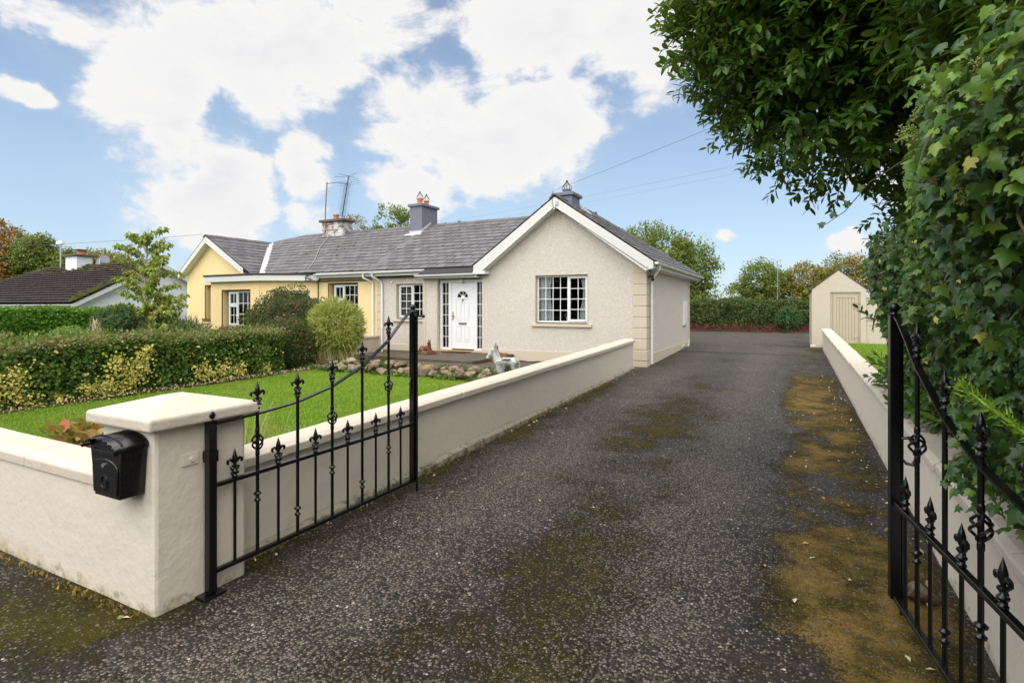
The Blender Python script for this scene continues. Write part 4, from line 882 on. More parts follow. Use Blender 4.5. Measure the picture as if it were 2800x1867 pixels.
def dark_edge(x0, x1, z0, z1, y):
    q = MB(); t = .018
    q.box(x0-t, x0, y-.004, y+.02, z0, z1+t); q.box(x1, x1+t, y-.004, y+.02, z0, z1+t); q.box(x0, x1, y-.004, y+.02, z1, z1+t); q.build('opening_edge', 'dogstone', Yh)
dark_edge(-14.25, -12.92, 1.10, 2.54, BY); dark_edge(-18.50, -16.98, 1.0, 2.34, PY); dark_edge(-20.32, -19.35, 1.28, 2.57, WY)
q = MB(); [q.box(-19.95+i*.07, -19.90+i*.07, WY-.006, WY+.02, 3.40, 3.56) for i in range(3)]; q.build('air_vent', 'yellow', Yh)
# porch roof
pp = [(-19.35, PY-.18), (-16.44, PY-.18), (-14.56, 13.70), (-14.56, 14.2), (-19.35, 14.2)]
pr = MB().prism(pp, 'z', 2.84, 2.90).build('porch_roof', 'felt', Yh)
pf = [(-19.33, PY-.16), (-16.45, PY-.16), (-14.60, 13.70)]
q = MB()
for a, b in zip(pf, pf[1:]):
    a, b = Vector((*a, 0)), Vector((*b, 0)); d = (b-a); L = d.length; MM = Matrix.Translation(a) @ Matrix.Rotation(math.atan2(d.y, d.x), 4, 'Z'); q.box(0, L, .0, .03, 2.64, 2.84, MM); q.box(0, L, .03, .22, 2.66, 2.68, MM)
q.box(-19.33, -19.30, PY-.13, 14.2, 2.64, 2.84); q.build('porch_fascia', 'fascia', pr, bevel=.004, seg=1)
# main roof with valley to the side wing
vtop = (wz-.0-OZ)/SLP*k
poly = [(0, 0), (17.28-12.1, 0), (19.9-12.1, vtop), (18.3-12.1, vt), (0, vt)]
flip = [(-p[0], p[1]) for p in poly][::-1]
roofY, n1 = slate_roof(Yh, (-12.1-.0, OY, OZ), (1, 0, 0), vd, flip, 240, near=(-12, 13, 4))
q = MB(); q.add([(-12.1, RY, RZ-.01), (-18.3, RY, RZ-.01), (-19.9, 19.3, RZ-1.4), (-12.1, 19.3, RZ-1.4)], [(0, 3, 2, 1)]); q.add([(-18.3, RY, RZ-.01), (-19.9, OY+vtop/k, wz-.01), (-19.9, 19.3, RZ-1.4)], [(0, 2, 1)]); q.build('rear_roof', 'slate', Yh)
ridge_tiles(roofY, (-18.3, RY, RZ), (-12.1, RY, RZ)); ridge_tiles(roofY, (-19.95, OY+vtop/k+.05, wz+.02), (-18.3, RY, RZ), half=.10)
wk = math.sqrt(1+ws*ws); ext = -17.05; vw = (ext-wx)*wk
roofW, n2 = slate_roof(Yh, (ext, 13.15, wz-(ext-wx)*ws), (0, 1, 0), Vector((-1, 0, ws)).normalized(), [(0, 0), (.5, 0), (3.05, vw), (0, vw)], 60)
wl = -21.65; wkl = math.sqrt(1+wsl*wsl); slate_roof(Yh, (wl, 19, wz-(wx-wl)*wsl), (0, -1, 0), Vector((1, 0, wsl)).normalized(), [(0, 0), (5.85, 0), (5.85, (wx-wl)*wkl), (0, (wx-wl)*wkl)], 0)
ridge_tiles(roofW, (wx, 13.12, wz), (wx, 16.1, wz))
a = Vector((-17.22, OY+.03, OZ+.06)); b = Vector((-19.9, OY+vtop/k-.02, wz+.05)); d = (b-a).normalized(); s = d.cross(Vector((0, 0, 1))).normalized()
q = MB(); q.add([a-s*.14, a+s*.14, b+s*.10, b-s*.10], [(0, 1, 2, 3)]); q.add([p-Vector((0, 0, .02)) for p in (a-s*.14, a+s*.14, b+s*.10, b-s*.10)], [(3, 2, 1, 0)]); q.build('valley_lead', 'lead', roofY)
for sg, ex in ((1, -17.75), (-1, -21.62)):
    top = lambda x: wz-abs(x-wx)*(ws if sg > 0 else wsl)-.03
    MB().prism([(wx, top(wx)), (ex, top(ex)), (ex, top(ex)-.17), (wx, top(wx)-.21)], 'y', 13.13, 13.16).build('bargeboard', 'fascia', Yh, bevel=.004, seg=1)
    MB().prism([(wx, top(wx)-.21), (ex, top(ex)-.17), (ex, top(ex)-.19), (wx, top(wx)-.23)], 'y', 13.12, WY).build('soffit', 'white', Yh)
box('fascia', 'fascia', Yh, -14.56, -12.1, OY+.005, OY+.03, OZ-.19, OZ-.02); box('soffit', 'white', Yh, -14.56, -12.1, OY+.03, BY, OZ-.175, OZ-.15)
gutter(Yh, (-12.12, OY-.065, OZ-.05), (-14.55, OY-.065, OZ-.065), nb=3)
downpipe(Yh, [(-12.36, OY-.065, OZ-.10), (-12.36, OY-.065, OZ-.24), (-12.22, BY-.06, OZ-.36), (-12.21, BY-.06, OZ-.44), (-12.21, BY-.06, .82)], .033)
c = box('chimney', 'chimold', Yh, -17.12, -16.0, 16.3, 16.85, 4.3, 5.18, bevel=.02); c['label'] = 'flaking white chimney with dark cap and one clay pot'
box('chimney_cap', 'chimcap', c, -17.22, -15.9, 16.2, 16.95, 5.18, 5.28, bevel=.02); pot(c, (-16.55, 16.5, 5.27), .22, .12, cowl=False)
q = MB()
for z in (4.85, 5.08): q.box(-17.13, -16.5, 16.27, 16.30, z, z+.03)
q.build('rusty_strap', 'clay', c)
# moss on the slates
n = 210; V = []
m = MB()
for i in range(n):
    x = -12.3-rnd.random()**1.1*4.6 if i < 190 else rnd.uniform(-12, -9.5); v = rnd.random()**1.6*vt*.8; row = round(v/SL_E)*SL_E-.03; y = OY+row/k; z = OZ+row/k*SLP
    r = rnd.uniform(.012, .04) if i % 12 else rnd.uniform(.04, .07); m.lathe([(r, -.01), (r*.9, r*.25), (r*.5, r*.45), (.002, r*.5)], (x, y+.01, z+.03), 7)
o = m.build('roof_moss', 'moss', Yh, smooth=True); o['kind'] = 'stuff'
MB().tube([(-16.9, 16.28, 5.0), (-16.6, 16.1, sl(16.1)+.05), (-16.2, 15.3, sl(15.3)+.03), (-15.4, 14.3, sl(14.3)+.03), (-15.05, 13.7, sl(13.7)+.03), (-15.1, 13.5, 2.86)], .014, 6).build('aerial_cable', 'greycable', Yh)
q = MB()
for i in range(9): a = rnd.uniform(0, 6.28); q.tube([(-14.75, 13.42, 2.80), (-14.75+.10*math.cos(a), 13.38, 2.76+.10*math.sin(a)), (-14.72+.16*math.cos(a+.8), 13.38, 2.70+.12*math.sin(a+.8)), (-14.6, 13.4, 2.62)], .008, 5)
q.tube([(-14.6, 13.42, 2.66), (-14.62, 13.76, 2.58), (-14.66, 13.80, 1.9), (-14.66, 13.80, 1.0)], .008, 5); q.build('cable_knot', 'cable', Yh)
# television aerial on that chimney
t = thing('television_aerial', (-16.9, 16.25, 5.0), 'black television aerial on a rusty pole above the flaking chimney', 'aerial')
MB().tube([(-16.9, 16.25, 4.75), (-16.88, 16.25, 5.8), (-16.80, 16.25, 6.80)], .024, 8).build('mast', 'alu', t)
MB().tube([(-16.86, 16.25, 6.74), (-16.2, 16.22, 6.73), (-15.68, 16.2, 6.62)], .016, 6).build('cross_arm', 'alu', t)
q = MB(); p0, p1 = Vector((-15.95, 16.2, 5.25)), Vector((-15.58, 16.2, 6.90)); q.tube([p0, p1], .018, 6); dd = (p1-p0)
for i in range(30):
    p = p0+dd*(.06+.8*i/30); w = .07; q.tube([p-Vector((w, .10, 0)), p+Vector((w, .10, 0))], .007, 4)
    if i % 2 == 0: q.tube([p-Vector((.17, .17, 0)), p+Vector((.17, .17, 0))], .0035, 4)
q.build('boom', 'cable', t)
q = MB()
for (dx, dz) in ((-.62, .02), (-.45, .14), (.5, .05), (.42, -.12), (.25, -.3)): q.tube([p1, p1+Vector((dx, -.1, dz))], .007, 4)
for zz in (-.18, -.26, -.34): q.tube([p1+Vector((-.6, 0, zz)), p1+Vector((.55, 0, zz+.02))], .004, 4)
q.build('reflector', 'cable', t)
# low wall between the two front gardens and the railing by the wing
t = thing('garden_dwarf_wall', (-12.2, 13.3, 0), 'low cream wall with flat cap below the yellow wall', 'wall')
box('wall', 'shedwall', t, -12.35, -12.02, 12.3, 13.84, -.1, .74); box('wall_cap', 'coping', t, -12.40, -11.98, 12.26, 13.83, .74, .81, bevel=.01)
t = thing('iron_railing', (-20.6, 12.9, .3), 'low black iron railing in front of the yellow gable', 'railing')
q = MB(); q.tube([(-22.3, 12.9, .92), (-19.25, 12.9, 1.10)], .02, 6); q.build('handrail', 'iron', t); q = MB(); q.tube([(-22.3, 12.9, .72), (-19.25, 12.9, .86)], .014, 6); q.build('rail', 'iron', t)
for i in range(16): x = -22.2+i*.19; MB().tube([(x, 12.9, .0), (x, 12.9, .72+(x+22.3)*.047)], .012, 5).build('baluster', 'iron', t)

# ------------------------------------------------------------------ bungalow behind
Bh = thing('white_bungalow', (-40, 19, -.5), 'low white bungalow with mossy brown tiled roof beyond the tall hedge', 'house')
bx, by0, by1, bz, rz, ry = -33.0, 14.9, 22.9, 2.0, 4.35, 18.9
m = MB(); m.box(-52, bx, by0, by0+.3, -.7, bz-.0); m.box(bx-.3, bx, by0+.3, by1, -.7, bz); m.prism([(by0, bz), (by1, bz), (ry, rz-.18)], 'x', bx-.3, bx); m.build('wall', 'white_wall', Bh)
bs = (rz-(bz-.12))/(ry-(by0-.45)); bk = math.sqrt(1+bs*bs); 
q = MB(); e0 = by0-.45
rows = 17; Lr = (ry-e0)*bk; er = Lr/rows
def brow(j): y = e0+(ry-e0)*j/rows; return y, (bz-.12)+(y-e0)*bs
deckp = [(-53, e0, bz-.14), (bx+.35, e0, bz-.14), (bx+.35, ry, rz-.02), (-45.8, ry, rz-.02)]; q.add(deckp, [(0, 1, 2, 3)]); q.add([(-53, 2*ry-e0, bz-.14), (bx+.35, 2*ry-e0, bz-.14), (bx+.35, ry, rz-.02), (-45.8, ry, rz-.02)], [(3, 2, 1, 0)]); br = q.build('roof', 'deck', Bh)
m = MB()
for j in range(rows):
    y, z = brow(j); y2, z2 = brow(j+1); left = -53+(-45.8+53)*j/rows; x = bx+.38
    while x > left:
        h = .03; m.add([(x, y-.05, z+.13), (x-.07, y-.05, z+.17), (x-.16, y-.05, z+.17), (x-.24, y-.05, z+.13), (x-.30, y-.05, z+.13), (x, y2, z2+.02), (x-.07, y2, z2+.055), (x-.16, y2, z2+.055), (x-.24, y2, z2+.02), (x-.30, y2, z2+.02), (x, y-.05, z+.105), (x-.30, y-.05, z+.105)],
              [(1, 0, 5, 6), (2, 1, 6, 7), (3, 2, 7, 8), (4, 3, 8, 9), (0, 1, 2, 3, 4, 11, 10)]); x -= .30
o = m.build('roof_tiles', 'tile', br); o['kind'] = 'stuff'
ridge_tiles(br, (-45.8, ry, rz+.03), (bx+.38, ry, rz+.03), mat='tile')
m = MB()
for i in range(520):
    x = rnd.uniform(-45, -33) if i < 260 else bx+.3-rnd.random()**2*1.2; t_ = 1-rnd.random()**2*.25 if i < 260 else rnd.random(); y = e0+(ry-e0)*t_; z = (bz-.12)+(y-e0)*bs+.07; r = rnd.uniform(.05, .14); z += .06; m.lathe([(r, -.01), (r*.8, r*.3), (.002, r*.45)], (x, y, z), 6)
o = m.build('roof_moss', 'moss', Bh, smooth=True); o['kind'] = 'stuff'
for sg in (1, -1):
    f = lambda y: y if sg > 0 else 2*ry-y
    MB().prism([(f(e0), bz-.12), (f(ry), rz-.02), (f(ry), rz-.30), (f(e0+.25), bz-.22), (f(e0), bz-.30)], 'x', bx+.30, bx+.34).build('bargeboard', 'fascia', Bh)
box('fascia', 'fascia', Bh, -53, bx+.30, e0+.02, e0+.05, bz-.34, bz-.14); gutter(Bh, (bx+.3, e0-.04, bz-.14), (-52, e0-.04, bz-.16), nb=9)
for xw in (-37.2, -42.5): box('window', 'glass', Bh, xw-.8, xw+.3, by0-.01, by0+.05, .2, 1.58)
box('wall_vent', 'white', Bh, bx, bx+.02, 15.9, 16.3, 1.95, 2.10)
c = box('chimney', 'white_wall', Bh, -42.2, -40.8, 18.3, 19.2, 3.8, 5.0, bevel=.02); box('chimney_cap', 'chimcap', c, -42.35, -40.65, 18.15, 19.35, 5.0, 5.12, bevel=.02); pot(c, (-41.3, 18.8, 5.11), .28, .28, cowl=False); MB().box(-41.65, -40.95, 18.45, 19.1, 5.42, 5.46).build('pot_cover', 'chimcap', c)
t = thing('satellite_dish', (-39.4, 18.9, 4.4), 'grey satellite dish on the bungalow ridge', 'dish')
q = MB(); q.lathe([(.44, .13), (.35, .06), (.2, .012), (.02, 0), (.02, -.02), (.2, -.008), (.35, .04), (.44, .115)], (0, 0, 0), 20); o = q.build('dish', 'chim', t, smooth=True, local=True); o.matrix_parent_inverse = Matrix.Identity(4); o.location = (0, .3, .18); o.rotation_euler = (R(70), 0, R(30))
MB().tube([(-39.4, 18.9, 4.2), (-39.4, 18.95, 4.75)], .03, 6).build('mount', 'pole', t)
t = thing('roof_aerial_pole', (-43.5, 18.6, 4), 'grey pole with small flat aerial left of the bungalow chimney', 'aerial')
MB().tube([(-43.5, 18.6, 3.9), (-43.5, 18.6, 5.9)], .045, 8).build('pole', 'pole', t); box('panel', 'white', t, -43.9, -43.1, 18.5, 18.7, 5.9, 6.12); MB().tube([(-44.8, 18.6, 5.9), (-43.5, 18.6, 5.95)], .03, 5).build('arm', 'pole', t)
# ------------------------------------------------------------------ boundary walls, pillar, letter box
def tri_subdiv_wall(name, parent, pts, y_or_x, thick, mat):
    pass
def run_wall(t, face_x, x_in, ys, top, mat='paint', foot=.03):
    """wall along y whose top follows the rising drive; outer face on the drive side at face_x"""
    m = MB(); n = max(2, int((ys[1]-ys[0])/.5)); sg = 1 if face_x > x_in else -1
    yy = [ys[0]+(ys[1]-ys[0])*i/n for i in range(n+1)]
    vs = []
    for y in yy:
        wob = (vnoise(np.array([[face_x, y, 0.]]), 1.3, 3)[0]-.5)*.018
        vs += [(face_x+wob, y, hzf(y)-.15), (face_x+wob*.5, y, top(y)), (x_in, y, top(y)), (x_in, y, hzf(y)-.15)]
    fs = []
    for i in range(n):
        a = 4*i
        for j in range(4): fs.append((a+j, a+(j+1) % 4, a+4+(j+1) % 4, a+4+j))
    fs += [(0, 3, 2, 1), (4*n, 4*n+1, 4*n+2, 4*n+3)]
    m.add(vs, fs); return m.build('wall', mat, t, merge=True)
def coping_run(t, x0, x1, ys, top, L, th=.085):
    y = ys[0]
    while y < ys[1]-.05:
        e = min(y+L*rnd.uniform(.93, 1.07), ys[1])
        if ys[1]-e < .2: e = ys[1]
        z0, z1 = top(y)+rnd.uniform(-.003, .005), top(e)+rnd.uniform(-.003, .005); a = y+.004; b = e-.004; j = rnd.uniform(-.006, .006)
        prof = [(x0, 0), (x1, 0), (x1, th*.75), (x1+(x0-x1)*.16, th), (x0+(x1-x0)*.16, th), (x0, th*.75)]
        vs = [(px+j, a, z0+pz) for px, pz in prof]+[(px+j, b, z1+pz) for px, pz in prof]
        m = MB(); m.add(vs, [tuple(range(6)), tuple(range(11, 5, -1))]+[(i, i+6, (i+1) % 6+6, (i+1) % 6) for i in range(6)]); m.build('coping_stone', 'coping', t, bevel=.008)
        y = e
t = thing('left_boundary_wall', (-3.5, 7.5, 0), 'long cream wall with coping climbing from gate to cottage', 'wall')
topL = lambda y: .635+.0232*(y-2.4)
run_wall(t, -3.38, -3.60, (2.38, 12.95), topL); coping_run(t, -3.65, -3.33, (2.385, 12.97), topL, .95)
# rough footing where the plaster stops
m = MB(); vs = []
for i in range(80):
    y = 2.40+i*(12.9-2.4)/79; q = vnoise(np.array([[0, y, 0.]]), 3, 4)[0]; vs += [(-3.37, y, hzf(y)+.05+.05*q), (-3.335+.02*q, y, hzf(y)+.03+.04*q), (-3.32+.02*q, y, hzf(y)-.05)]
m.add(vs, [(3*i+j, 3*i+j+1, 3*i+4+j, 3*i+3+j) for i in range(79) for j in range(2)]); m.build('footing', 'footing', t, smooth=True)
t = thing('road_boundary_wall', (-6, 1.95, 0), 'low cream wall with coping along the road beside the pillar', 'wall')
m = MB(); vs = []; xs = np.linspace(-12, -3.695, 24)
for x in xs: w = (vnoise(np.array([[x, 1.8, 0.]]), 1.3, 9)[0]-.5)*.02; vs += [(x, 1.8005, -.15), (x, 1.8005, .655), (x, 2.06, .655), (x, 2.06, -.15)]
m.add(vs, [(4*i+j, 4*i+4+j, 4*i+4+(j+1) % 4, 4*i+(j+1) % 4) for i in range(23) for j in range(4)]+[(0, 1, 2, 3), (95, 94, 93, 92)]); m.build('wall', 'paint', t, merge=True)
x = -3.72
while x > -12:
    L = rnd.uniform(.82, .98); a, b = x-.004, x-L+.004; j = rnd.uniform(-.006, .006); h = rnd.uniform(-.004, .004); prof = [(1.79+j, .655), (2.11+j, .655), (2.11+j, .725+h), (2.05+j, .755+h), (1.85+j, .755+h), (1.79+j, .720+h)]
    MB().prism(prof, 'x', b, a).build('coping_stone', 'coping', t, bevel=.010); x -= L
# gate pillar with its pyramid cap
t = thing('gate_pillar', (-3.44, 2.08, 0), 'square cream gate pillar with shallow pyramid cap and letter box', 'pillar')
m = MB(); nz = 12; vs = []; ring = [(-3.70, 1.80), (-3.205, 1.80), (-3.187, 1.806), (-3.18, 1.822), (-3.18, 2.353), (-3.187, 2.369), (-3.205, 2.375), (-3.70, 2.375)]
m.prism(ring, 'z', -.15, 1.06); m.build('shaft', 'paint', t)
m = MB(); a = [(-3.775, 1.735), (-3.115, 1.735), (-3.115, 2.445), (-3.775, 2.445)]; ci = [(-3.50, 2.03), (-3.40, 2.03), (-3.40, 2.15), (-3.50, 2.15)]
vs = [(x, y, 1.055) for x, y in a]+[(x, y, 1.125) for x, y in a]+[(x, y, 1.200) for x, y in ci]
m.add(vs, [(3, 2, 1, 0), (0, 1, 5, 4), (1, 2, 6, 5), (2, 3, 7, 6), (3, 0, 4, 7), (4, 5, 9, 8), (5, 6, 10, 9), (6, 7, 11, 10), (7, 4, 8, 11), (8, 9, 10, 11)]); m.build('cap', 'coping', t, bevel=.016, seg=3)
t = thing('right_boundary_wall', (.95, 11, 0), 'cream wall with short coping stones running towards the shed', 'wall')
topR = lambda y: .62+.0215*(y-2.4)
run_wall(t, .87, 1.07, (1.2, 19.6), topR); coping_run(t, .83, 1.11, (1.2, 19.62), topR, .46, .07)
# letter box
t = thing('letter_box', (-3.4, 1.79, .69), 'black steel wall letter box with curved scalloped lid on the pillar', 'letter box')
bx0, bx1, yb, yf, zb_, zt_ = -3.555, -3.235, 1.796, 1.665, .69, .985
m = MB(); vs = [(bx0+.04, yf, zb_), (bx1-.03, yf, zb_), (bx1, yf-.006, zt_), (bx0, yf-.006, zt_), (bx0+.04, yb, zb_), (bx1-.03, yb, zb_), (bx1, yb, zt_), (bx0, yb, zt_)]
m.add(vs, [(0, 1, 2, 3), (5, 4, 7, 6), (4, 0, 3, 7), (1, 5, 6, 2), (4, 5, 1, 0), (3, 2, 6, 7)]); m.build('body', 'boxmetal', t, bevel=.004)
m = MB(); n = 18; vs = []; cxm = (bx0+bx1)/2; hw = (bx1-bx0)/2+.010; ah = .062
for yy in (yb, yf-.035):
    for i in range(n+1):
        a = math.pi*i/n; vs.append((cxm+hw*math.cos(a), yy, zt_-.012+ah*math.sin(a)-(.010 if yy < yf else 0)))
for i in range(n+1):
    a = math.pi*i/n; vs.append((cxm+hw*math.cos(a), yf-.038-.010*(i % 2), zt_-.026+ah*math.sin(a)))
k_ = n+1; fs = [(i, i+1, k_+i+1, k_+i) for i in range(n)]+[(k_+i, k_+i+1, 2*k_+i+1, 2*k_+i) for i in range(n)]
m.add(vs, fs); m.add([(x, y, z-.005) for x, y, z in vs], [f[::-1] for f in fs]); m.add([vs[i] for i in range(k_)], [tuple(range(k_))]); m.build('lid', 'boxmetal', t, smooth=True)
MB().prism([(cxm+hw*.95*math.cos(math.pi*i/n), zt_-.004+ah*.86*math.sin(math.pi*i/n)) for i in range(n+1)], 'y', yf-.004, yf+.004).build('front_top', 'boxmetal', t)
box('slot_flap', 'boxmetal', t, cxm-.115, cxm+.115, yf-.022, yf, zt_-.050, zt_-.030, bevel=.003)
pl = [(cxm-.115, zb_+.02), (cxm+.118, zb_+.02), (cxm+.128, zt_-.135)]+[(cxm+.128*math.cos(math.pi*i/10), zt_-.135+.055*math.sin(math.pi*i/10)) for i in range(1, 10)]+[(cxm-.128, zt_-.135)]
dr_ = MB().prism(pl, 'y', yf-.010, yf-.001).build('door', 'boxmetal', t, bevel=.003, seg=1)
MB().tube([(cxm, yf-.008, zt_-.115), (cxm, yf-.020, zt_-.115)], .012, 12).build('lock', 'steel', dr_)
MB().tube([(cxm+.030*math.cos(a), yf-.012, zb_+.085+.036*math.sin(a)) for a in np.linspace(.6, 6.6, 16)]+[(cxm+.03, yf-.012, zb_+.045)], .005, 5).build('horn_emblem', 'boxmetal', dr_, smooth=True)

# ------------------------------------------------------------------ the pair of iron gates (built along local +X from the hinge)
def finial_mesh():
    m = MB(); m.lathe([(.013, 0), (.018, .004), (.018, .012), (.011, .018), (.010, .026), (.020, .034), (.021, .042), (.011, .052), (.009, .062), (.019, .068), (.019, .076), (.009, .082)], n=10)
    m.lathe([(.007, .080), (.016, .105), (.017, .125), (.011, .150), (.004, .172), (.0005, .185)], n=8)
    for s in (-1, 1):
        m.tube([(0, 0, .084), (s*.016, 0, .105), (s*.033, 0, .118), (s*.047, 0, .112), (s*.050, 0, .098), (s*.043, 0, .090)], [.006, .009, .010, .010, .009, .006], 7)
        m.tube([(s*.008, 0, .050), (s*.022, 0, .053), (s*.030, 0, .064), (s*.025, 0, .070)], [.005, .006, .006, .005], 6)
        m.tube([(s*.008, 0, .022), (s*.022, 0, .024), (s*.028, 0, .034)], [.005, .006, .004], 6)
    return m.mesh('finial', smooth=True)
def basket_mesh():
    m = MB()
    for k in range(4):
        a0 = math.pi/2*k; pts = []; rs = []
        for i in range(15):
            t = i/14; r = .006+.030*math.sin(math.pi*t)**.9; a = a0+t*math.pi*1.15; pts.append((r*math.cos(a), r*math.sin(a), -.055+.11*t)); rs.append(.0062)
        m.tube(pts, rs, 6)
    m.lathe([(.010, -.095), (.014, -.085), (.014, -.062), (.010, -.050)], n=8); m.lathe([(.010, .050), (.014, .062), (.014, .085), (.010, .095)], n=8)
    return m.mesh('basket', smooth=True)
def knuckle_mesh():
    return MB().lathe([(.010, -.032), (.020, -.028), (.022, -.018), (.012, -.010), (.011, 0), (.012, .010), (.024, .016), (.025, .024), (.016, .032), (.010, .036)], n=10).mesh('knuckle', smooth=True)
FIN, BAS, KNU = finial_mesh(), basket_mesh(), knuckle_mesh()
for me in (FIN, BAS, KNU): me.materials.append(M['iron'])
def arch_z(u):                                  # top rail sweeps up towards the meeting post
    return float(np.interp(u, [0, .32, .64, .97, 1.30, 1.62, 1.80, 1.93], [1.035, 1.045, 1.07, 1.135, 1.255, 1.445, 1.60, 1.70]))
def make_gate(label):
    g = link(bpy.data.objects.new('iron_gate', None)); tag(g, label, 'gate', 'pair of iron driveway gates')
    def put(name, m, **kw): return m.build(name, 'iron', g, local=True, **kw)
    def inst(name, me, u, z, par=None):
        o = link(bpy.data.objects.new(name, me)); o.parent = g; o.location = (u, 0, z); return o
    m = MB(); m.box(-.025, .025, -.025, .025, .02, 1.05); m.box(-.029, .029, -.029, .029, 1.05, 1.06); put('hinge_post', m, bevel=.004)
    m = MB(); m.lathe([(.02, 0), (.014, .008), (.014, .014)], (0, 0, 1.06), 12); m.sphere((0, 0, 1.092), .027, 12); put('ball_cap', m, smooth=True)
    m = MB(); m.box(-.07, .07, -.05, .05, -.005, .015); put('base_plate', m, bevel=.004)
    m = MB(); m.box(-.031, .031, -.031, .031, .81, .88); m.box(-.02, .02, .031, .06, .825, .865); m.tube([(0, .03, .845), (0, .065, .845)], .015, 8); put('hinge_clamp', m, bevel=.003)
    for nm, z0, z1 in (('bottom_rail', .125, .150), ('middle_rail', .648, .673)):
        put(nm, MB().box(.025, 1.95, -.015, .015, z0, z1), bevel=.002, seg=1)
    us = np.linspace(.025, 1.955, 34); m = MB(); vs = []
    for u in us:
        z = arch_z(u); vs += [(u, -.016, z-.006), (u, .016, z-.006), (u, .016, z+.006), (u, -.016, z+.006)]
    m.add(vs, [(4*i+j, 4*i+4+j, 4*i+4+(j+1) % 4, 4*i+(j+1) % 4) for i in range(33) for j in range(4)]); put('arched_top_rail', m, merge=True)
    for i in range(11):
        u = .16+.164*i
        if i % 2 == 0:
            put('short_bar', MB().tube([(u, 0, .14), (u, 0, .66)], .0095, 8)); inst('finial', FIN, u, .673)
        else:
            top = arch_z(u)+.035; put('tall_bar', MB().tube([(u, 0, .14), (u, 0, top)], .0115, 8)); inst('finial', FIN, u, top-.005)
            if i in (1, 5, 9): inst('basket', BAS, u, {1: .86, 5: .90, 9: 1.06}[i]); inst('knuckle', KNU, u, .50)
            else: inst('knuckle', KNU, u, .295)
    m = MB(); m.box(1.955, 2.005, -.025, .025, .125, 1.70); m.box(1.95, 2.01, -.03, .03, 1.70, 1.708); put('meeting_post', m, bevel=.004)
    m = MB(); m.lathe([(.02, 0), (.014, .008), (.014, .014)], (1.98, 0, 1.708), 12); m.sphere((1.98, 0, 1.743), .028, 12); put('ball_cap', m, smooth=True)
    m = MB(); m.box(2.005, 2.022, -.008, .008, .125, 1.69); put('stop_strip', m); m = MB(); m.tube([(1.99, -.038, .02), (1.99, -.038, 1.66)], .010, 8); m.tube([(1.99, -.038, 1.66), (1.99, -.10, 1.66)], .010, 8); m.sphere((1.99, -.11, 1.66), .018, 8); put('drop_bolt', m, smooth=True)
    return g
g1 = make_gate('black iron gate standing open along the left wall beside the pillar')
g1.location = (-3.13, 2.10, .0); g1.rotation_euler = (0, 0, R(90))
g2 = copy_tree(g1); g2['label'] = 'black iron gate half hidden by ivy along the right wall'
g2.location = (.785, 1.72, .0); g2.rotation_euler = (0, 0, math.atan2(1.36, -.19))
m = MB(); m.tube([(1.96, -.03, 1.02), (1.95, -.07, 1.03), (1.94, -.095, .99), (1.94, -.10, .93), (1.95, -.08, .88), (1.96, -.05, .885), (1.97, -.04, .90)], [.008, .011, .012, .012, .011, .009, .006], 8); m.box(1.955, 1.995, -.035, -.026, .90, 1.04); m.build('latch_handle', 'iron', g2, smooth=True, local=True)
m = MB(); m.box(1.91, 1.925, -.05, -.03, 1.00, 1.10); m.tube([(1.90, -.04, 1.0), (1.885, -.04, 1.05), (1.90, -.04, 1.10)], .012, 6); m.build('latch_keep', 'iron', g1, local=True)
t = thing('hinge_bracket', (-3.18, 2.0, .83), 'small flat steel plate bolted to the pillar behind the gate hinge', 'bracket')
box('plate', 'paint', t, -3.178, -3.172, 1.95, 2.05, .81, .88, bevel=.002); MB().tube([(-3.172, 2.01, .845), (-3.160, 2.01, .845)], .014, 8).build('bolt', 'paint', t)

# ------------------------------------------------------------------ shed and its side wall
Sh = thing('garden_shed', (1.35, 21.5, .4), 'small cream gabled shed with a tan plank door', 'shed')
sx0, sx1, sy = .60, 2.11, 20.5; ze = 2.31; zp = 2.93; gz = .36
m = MB(); wall_openings(m, sx0, sx1, gz-.1, ze, sy, sy+.2, [(1.13, 1.96, .47, 2.21)]); m.prism([(sx0, ze), (sx1, ze), ((sx0+sx1)/2, zp)], 'y', sy, sy+.2); m.box(sx0, sx0+.2, sy+.2, 23.2, gz-.1, ze); m.box(sx1-.2, sx1, sy+.2, 23.2, gz-.1, ze); m.box(sx0+.2, sx1-.2, 23.0, 23.2, gz-.1, ze); m.prism([(sx0, ze), (sx1, ze), ((sx0+sx1)/2, zp)], 'y', 23.0, 23.2); m.build('wall', 'shedwall', Sh)
for s in (-1, 1):
    cxs = (sx0+sx1)/2; e = sx0-.06 if s < 0 else sx1+.02; zz = ze-.06*.82 if s < 0 else ze-.02
    MB().prism([(cxs, zp+.0), (e, zz), (e, zz+.03), (cxs, zp+.035)], 'y', sy-.015, 23.25).build('roof_slope', 'felt', Sh)
q = MB(); q.box(1.13, 1.20, sy+.04, sy+.10, .47, 2.21); q.box(1.90, 1.96, sy+.04, sy+.10, .47, 2.21); q.box(1.20, 1.90, sy+.04, sy+.10, 2.14, 2.21); df = q.build('door_frame', 'tan', Sh, bevel=.004, seg=1)
q = MB(); dz0, dz1 = .53, 2.135; q.box(1.205, 1.30, sy+.025, sy+.06, dz0, dz1); q.box(1.80, 1.895, sy+.025, sy+.06, dz0, dz1); q.box(1.30, 1.80, sy+.025, sy+.06, dz1-.10, dz1); q.box(1.30, 1.80, sy+.025, sy+.06, dz0, dz0+.12); dr = q.build('door', 'tan', Sh, bevel=.005, seg=1)
for i in range(6): box('plank', 'tan', dr, 1.303+i*.083, 1.303+i*.083+.079, sy+.038, sy+.055, dz0+.12, dz1-.10, bevel=.006)
